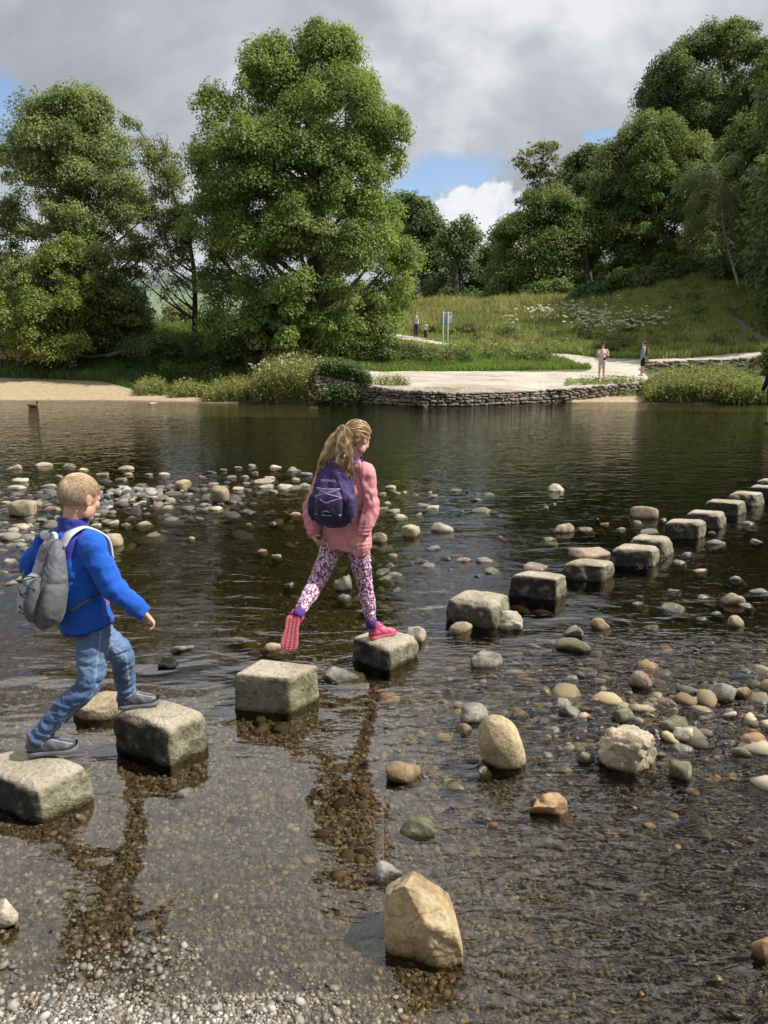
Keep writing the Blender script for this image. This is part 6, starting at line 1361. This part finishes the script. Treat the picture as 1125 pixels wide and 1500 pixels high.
# ---------------- figures on the far bank
def figure(base, Hh, az, cols, arms, hat=None, trousers='long', sleeves=0.0, label='', hair=(.12, .08, .05), stance=.09, seated=False):
    f, r = frame(az); b = np.array(base); root = empty('person', tuple(b), label, 'person'); O = b; u = UP * Hh
    S, Hp = b + u * .815, b + u * .52; kn = .28; vx = .018
    g = Geo(); hd = b + u * .93; g.ball(hd, (.044 * Hh, .055 * Hh, .062 * Hh), [r, f, UP], 3); g.ball(hd + f * .052 * Hh - UP * .005, (.01, .012, .014), [r, f, UP], 2)
    g.loft([hd - UP * .03 * Hh, S], [.032 * Hh, .04 * Hh], r, 10); g.loft([S + UP * .01, mid(S, Hp, .4), mid(S, Hp, .75), Hp - UP * .03], [(.105 * Hh, .055 * Hh), (.09 * Hh, .06 * Hh), (.08 * Hh, .058 * Hh), (.09 * Hh, .065 * Hh)], r, 16)
    AR = []
    for sg, (e, w_) in zip((1, -1), arms):
        s_ = S + r * sg * .11 * Hh; e_ = s_ + (r * sg * e[0] + f * e[1] + UP * e[2]) * Hh; w__ = e_ + (r * sg * w_[0] + f * w_[1] + UP * w_[2]) * Hh; AR.append((s_, e_, w__))
        g.loft([s_, e_, w__], [.03 * Hh, .024 * Hh, .016 * Hh], f, 8); g.ball(w__ + unit(w__ - e_) * .035 * Hh, (.022 * Hh, .018 * Hh, .03 * Hh), None, 2)
    LG = []
    for sg in (1, -1):
        h_ = Hp + r * sg * .045 * Hh; k_ = b + u * kn + r * sg * stance * .75 * Hh + f * .012 * Hh * sg; a_ = b + u * .05 + r * sg * stance * Hh + f * .02 * sg * Hh; LG.append((h_, k_, a_)); g.loft([h_, k_, mid(k_, a_, .4), a_], [.055 * Hh, .036 * Hh, .034 * Hh, .022 * Hh], r, 10)
    g.skin('body', vx, SKIN, root, O, 1)
    C = lambda n_, c: simple(n_, c, .85, .15, 12)
    g = Geo(); g.loft([Hp - UP * .02 * Hh, mid(S, Hp, .6), mid(S, Hp, .3), S + UP * .005], [(.105 * Hh, .078 * Hh), (.093 * Hh, .074 * Hh), (.102 * Hh, .072 * Hh), (.085 * Hh, .058 * Hh)], r, 16)
    if sleeves:
        for s_, e_, w__ in AR: g.loft([s_, mid(s_, e_, min(1, sleeves))] + ([mid(e_, w__, sleeves - 1)] if sleeves > 1 else []), [.04 * Hh, .036 * Hh] + ([.03 * Hh] if sleeves > 1 else []), f, 10)
    g.skin('top', vx, C('top_cloth', cols[0]), root, O, 1)
    g = Geo(); g.loft([Hp + UP * .05 * Hh, Hp - UP * .05 * Hh], [(.1 * Hh, .075 * Hh), (.1 * Hh, .075 * Hh)], r, 14, 3)
    for h_, k_, a_ in LG: g.loft([h_, k_] + ([a_ + UP * .01] if trousers == 'long' else []), [.062 * Hh, .05 * Hh] + ([.038 * Hh] if trousers == 'long' else []), r, 12)
    g.skin('trousers' if trousers == 'long' else 'shorts', vx, C('leg_cloth', cols[1]), root, O, 1)
    for h_, k_, a_ in LG:
        g = Geo(); g.loft([a_ - UP * .045 * Hh - f * .035 * Hh, a_ - UP * .03 * Hh + f * .03 * Hh, a_ - UP * .038 * Hh + f * .09 * Hh], [(.024 * Hh, .02 * Hh), (.03 * Hh, .026 * Hh), (.024 * Hh, .014 * Hh)], r, 10, 3); g.make('shoe', C('shoe_cloth', cols[2]), root, O)
    g = Geo(); g.ball(hd - f * .008 * Hh + UP * .015 * Hh, (.049 * Hh, .058 * Hh, .060 * Hh), [r, f, UP], 3)
    g.skin('hair', vx, C('hair_far', hair), root, O, 1, keep=lambda v: ((v - hd) @ f < .02 * Hh) | (v[:, 2] > hd[2] + .035 * Hh))
    if hat is not None:
        g = Geo(); t = hd + UP * .035 * Hh; g.loft([t, t + UP * .02 * Hh, t + UP * .036 * Hh], [(.053 * Hh, .062 * Hh), (.048 * Hh, .056 * Hh), (.02 * Hh, .025 * Hh)], r, 14); g.loft([t + f * .03 * Hh, t + f * .105 * Hh - UP * .006], [(.04 * Hh, .006), (.03 * Hh, .005)], r, 10, 2); g.make('cap', C('cap_cloth', hat), root, O)
    return root, AR, S, Hp, f, r
gg = gnd(880.5, 36.2); gg[2] = J(880.5, 554.5, 36.2)[2]
R_, AR, S, Hp, f3, r3 = figure(gg, 1.68, 170, ((.72, .60, .55), (.62, .48, .42), (.05, .045, .05)), (((.06, .02, -.17), (-.13, .10, .03)), ((.06, .02, -.17), (-.13, .12, .04))), hat=(.03, .03, .035), trousers='short', sleeves=.7, label='walker in pale top and shorts with folded arms standing on the landing', stance=.085)
g = Geo(); g.ball(Hp + f3 * .13 + r3 * -.06 + UP * .06, (.09, .05, .06), [r3, f3, UP], 3); g.make('waist_bag', simple('black_bag', (.02, .02, .022), .7), R_, np.array(R_.location))
gg = gnd(940, 37.2); gg[2] = J(940, 550.5, 37.2)[2]
R_, AR, S, Hp, f3, r3 = figure(gg, 1.68, 285, ((.07, .32, .55), (.012, .012, .018), (.55, .53, .5)), (((.03, .0, -.18), (.0, .05, -.16)), ((.03, -.0, -.18), (.0, .06, -.15))), hat=(.10, .10, .11), trousers='short', label='walker in a bright blue vest and black shorts beside the path wall', stance=.05)
g = Geo(); c_ = mid(S, Hp, .3) - f3 * .16; g.loft([c_ - UP * .2, c_, c_ + UP * .19], [(.12, .07), (.13, .09), (.09, .05)], r3, 14, 4, sq=2.6)
tag(g.skin('rucksack', .015, simple('grey_ruck', (.14, .13, .13), .8), None, c_), 'dark grey rucksack on the walker in the blue vest', 'rucksack')
gg = gnd(609.5, 50.5); gg[2] = J(609.5, 494, 50.5)[2]
figure(gg, 1.68, 195, ((.72, .70, .72), (.06, .065, .085), (.08, .08, .09)), (((.03, .03, -.17), (-.02, .05, -.15)), ((.17, .03, .02), (.17, .03, .015))), label='walker on the upper path pointing left with an outstretched arm', hair=(.06, .045, .035), stance=.05)
gg = gnd(623, 50.0); gg[2] = J(623, 496.5, 50.0)[2]
figure(gg, 1.12, 200, ((.75, .73, .70), (.035, .035, .045), (.6, .6, .6)), (((.03, .02, -.17), (.0, .05, -.14)), ((.03, .02, -.16), (.03, .02, -.12))), hat=(.75, .68, .42), sleeves=.7, label='little child in a white top and pale hat beside the pointing walker', stance=.05)
gg = J(29, 543, 41.9)
figure(gg, 1.55, 150, ((.22, .27, .38), (.10, .11, .14), (.1, .1, .1)), (((.03, .02, -.17), (.0, .08, -.10)), ((.03, .02, -.17), (-.05, .1, -.08))), sleeves=1.5, label='person in a blue-grey top in the shade under the left willow', stance=.05, hair=(.35, .32, .3))
gg = J(3, 543, 42.1)
figure(gg, 1.3, 120, ((.42, .40, .40), (.12, .11, .11), (.1, .1, .1)), (((.03, .02, -.17), (.0, .08, -.10)), ((.03, .02, -.17), (-.05, .1, -.08))), sleeves=1.5, label='person in pale clothes at the left edge under the willow', stance=.05)
gg = J(1128, 622, 19.6); 
figure(gg, 1.72, 345, ((.008, .010, .022), (.010, .012, .024), (.03, .03, .03)), (((.04, .0, -.18), (.02, .05, -.15)), ((.04, .0, -.18), (.02, .05, -.15))), trousers='short', sleeves=1.8, label='person in dark navy clothes just entering at the right edge', stance=.05)
p_, f_ = rock_mesh(991, (.30, .30, .45), .5, .1, 4); gg = gg + V3(.26, 0, 0); o = obj('stepping_stone', p_ + gg * V3(1, 1, 0) + V3(0, 0, gg[2] - .44), f_, STONE, None, gg * V3(1, 1, 0)); o.color = (.3, .27, .22, 1); tag(o, 'stepping stone carrying the person in navy at the right edge', 'stepping stone')
# ------------------------------------------------------------------ sky, sun, camera
SUN_EL, SUN_AZ = math.radians(50), math.radians(95)      # azimuth from +Y towards +X
w = bpy.data.worlds.new('World'); SC.world = w; w.use_nodes = True; nt = w.node_tree; nt.nodes.clear()
class W(M):
    def __init__(s, t): s.t = t
m = W(nt); out = nt.nodes.new('ShaderNodeOutputWorld')
sky = m.n('TexSky'); sky.sky_type = 'NISHITA'; sky.sun_disc = False; sky.sun_elevation = SUN_EL; sky.sun_rotation = SUN_AZ; sky.air_density = 1.0; sky.dust_density = .6
d = m.n('TexCoord').outputs['Generated']; s = m.sep(m.n('VectorMath', {0: d}, operation='NORMALIZE').outputs[0])
zc = m.math('ADD', m.math('MAXIMUM', s[2], 0.0), .16)
pl = m.n('CombineXYZ', {0: m.math('DIVIDE', s[0], zc), 1: m.math('DIVIDE', s[1], zc), 2: 0.0}).outputs[0]
n1 = m.noise(.75, 6, .55, pl, .3); n2 = m.noise(2.4, 6, .6, m.n('VectorMath', {0: d, 1: (3.1, 1.7, .3)}, operation='ADD').outputs[0], .4)
n3 = m.noise(9.0, 6, .62, d, .5)
def spot(px, py, r_in, r_out, sx=1.0):
    v = (750 - py) / FPX; dv = np.array([(px - 562.5) / FPX, CP + v * SP, v * CP - SP]); dv = unit(dv)
    df = m.n('VectorMath', {0: d, 1: tuple(dv)}, operation='SUBTRACT').outputs[0]
    df = m.n('VectorMath', {0: df, 1: (1.0 / sx, 1.0, 1.0)}, operation='MULTIPLY').outputs[0]
    L = m.n('VectorMath', {0: df}, operation='LENGTH').outputs['Value']
    return m.n('MapRange', {0: L, 1: r_in, 2: r_out, 3: 1.0, 4: 0.0}).outputs[0]
# blue openings in the cloud deck
gap = m.math('MAXIMUM', m.math('MAXIMUM', spot(665, 262, .0, .055, 1.9), spot(610, 290, .0, .05, 1.4)), m.math('MAXIMUM', spot(890, 205, .0, .032, 1.6), m.math('MAXIMUM', spot(-20, 180, .0, .085), spot(650, 330, .0, .045, 1.8))))
gap = m.math('SUBTRACT', m.math('MULTIPLY', gap, 1.35), m.math('MULTIPLY', m.math('SUBTRACT', n3, .3), 2.2))
back = m.n('MapRange', {0: s[1], 1: .1, 2: -.5, 3: 0.0, 4: .35}).outputs[0]    # more blue behind the camera
gap = m.math('MAXIMUM', gap, m.math('SUBTRACT', m.math('ADD', back, .12), n1))
cov = m.ramp(gap, [(.0, 1.0), (.42, 0.0)])
t = m.math('ADD', m.math('MULTIPLY', n1, .55), m.math('MULTIPLY', n2, .45))
cloud = m.ramp(t, [(.40, (.19, .205, .24)), (.47, (.29, .305, .34)), (.52, (.40, .415, .45)), (.58, (.66, .67, .70))])
low = m.n('MapRange', {0: s[2], 1: .62, 2: .12}).outputs[0]
cloud = m.mix(m.math('MULTIPLY', low, .35), cloud, (.50, .515, .55))
hi = m.n('MapRange', {0: s[2], 1: .388, 2: .46}).outputs[0]; fr_ = m.math('MULTIPLY', m.n('MapRange', {0: s[1], 1: .42, 2: .62}).outputs[0], m.n('MapRange', {0: s[2], 1: .9, 2: .74}).outputs[0])
cloud = m.mix(m.math('MULTIPLY', m.math('MULTIPLY', hi, fr_), .9), cloud, m.mix(t, (1.45, 1.48, 1.55), (2.9, 2.93, 3.0)))  # unseen bright patch added above the view ahead, to silver the water
n4 = m.noise(26.0, 6, .6, d, .3)
cum = m.ramp(m.math('ADD', spot(718, 352, .02, .10, 1.25), m.math('ADD', m.math('MULTIPLY', m.math('SUBTRACT', n3, .5), 1.3), m.math('MULTIPLY', m.math('SUBTRACT', n4, .5), .9))), [(.42, 0.0), (.56, 1.0)])
cloud = m.mix(cum, cloud, m.ramp(m.math('ADD', m.math('MULTIPLY', n4, .6), m.math('MULTIPLY', n3, .4)), [(.38, (.44, .46, .51)), (.58, (.68, .69, .73))])); cov = m.math('MAXIMUM', cov, cum)
cs_ = m.mix(1.0, cloud, (10.0, 10.0, 10.0), 'MULTIPLY')
cs_n = nt.nodes[-1] if False else None
sk = m.mix(1.0, sky.outputs[0], (1.25, 1.25, 1.25), 'MULTIPLY')
for nd_ in nt.nodes:
    if nd_.bl_idname == 'ShaderNodeMix': nd_.clamp_result = False
bg = m.n('Background', {0: m.mix(cov, sk, cs_), 1: .1}); nt.links.new(bg.outputs[0], out.inputs[0])
L = bpy.data.lights.new('sun', 'SUN'); L.energy = 5.0; L.angle = math.radians(.6); L.color = (1, .955, .88)
lo = bpy.data.objects.new('sun', L); COL.objects.link(lo)
sd = Vector((math.sin(SUN_AZ) * math.cos(SUN_EL), math.cos(SUN_AZ) * math.cos(SUN_EL), math.sin(SUN_EL)))
lo.rotation_euler = sd.to_track_quat('Z', 'Y').to_euler(); lo.location = (20, 0, 30)
cam = bpy.data.cameras.new('camera'); co = bpy.data.objects.new('camera', cam); COL.objects.link(co); SC.camera = co
cam.sensor_fit = 'VERTICAL'; cam.sensor_height = 36; cam.lens = 36 * FPX / 1500; cam.clip_start = .05; cam.clip_end = 6000
co.location = (0, 0, CAMH); co.rotation_euler = (math.pi / 2 - PITCH, 0, 0)
SC.view_settings.view_transform = 'Standard'; SC.view_settings.look = 'None'; SC.view_settings.gamma = 1; SC.view_settings.exposure = .4
SC.cycles.max_bounces = 8; SC.cycles.transparent_max_bounces = 8; SC.cycles.diffuse_bounces = 3; SC.cycles.glossy_bounces = 3; SC.cycles.transmission_bounces = 3
SC.cycles.caustics_reflective = False; SC.cycles.caustics_refractive = False; SC.cycles.sample_clamp_indirect = 4; SC.cycles.sample_clamp_direct = 3
SC.cycles.use_denoising = True; SC.cycles.use_adaptive_sampling = True; SC.cycles.adaptive_threshold = .015
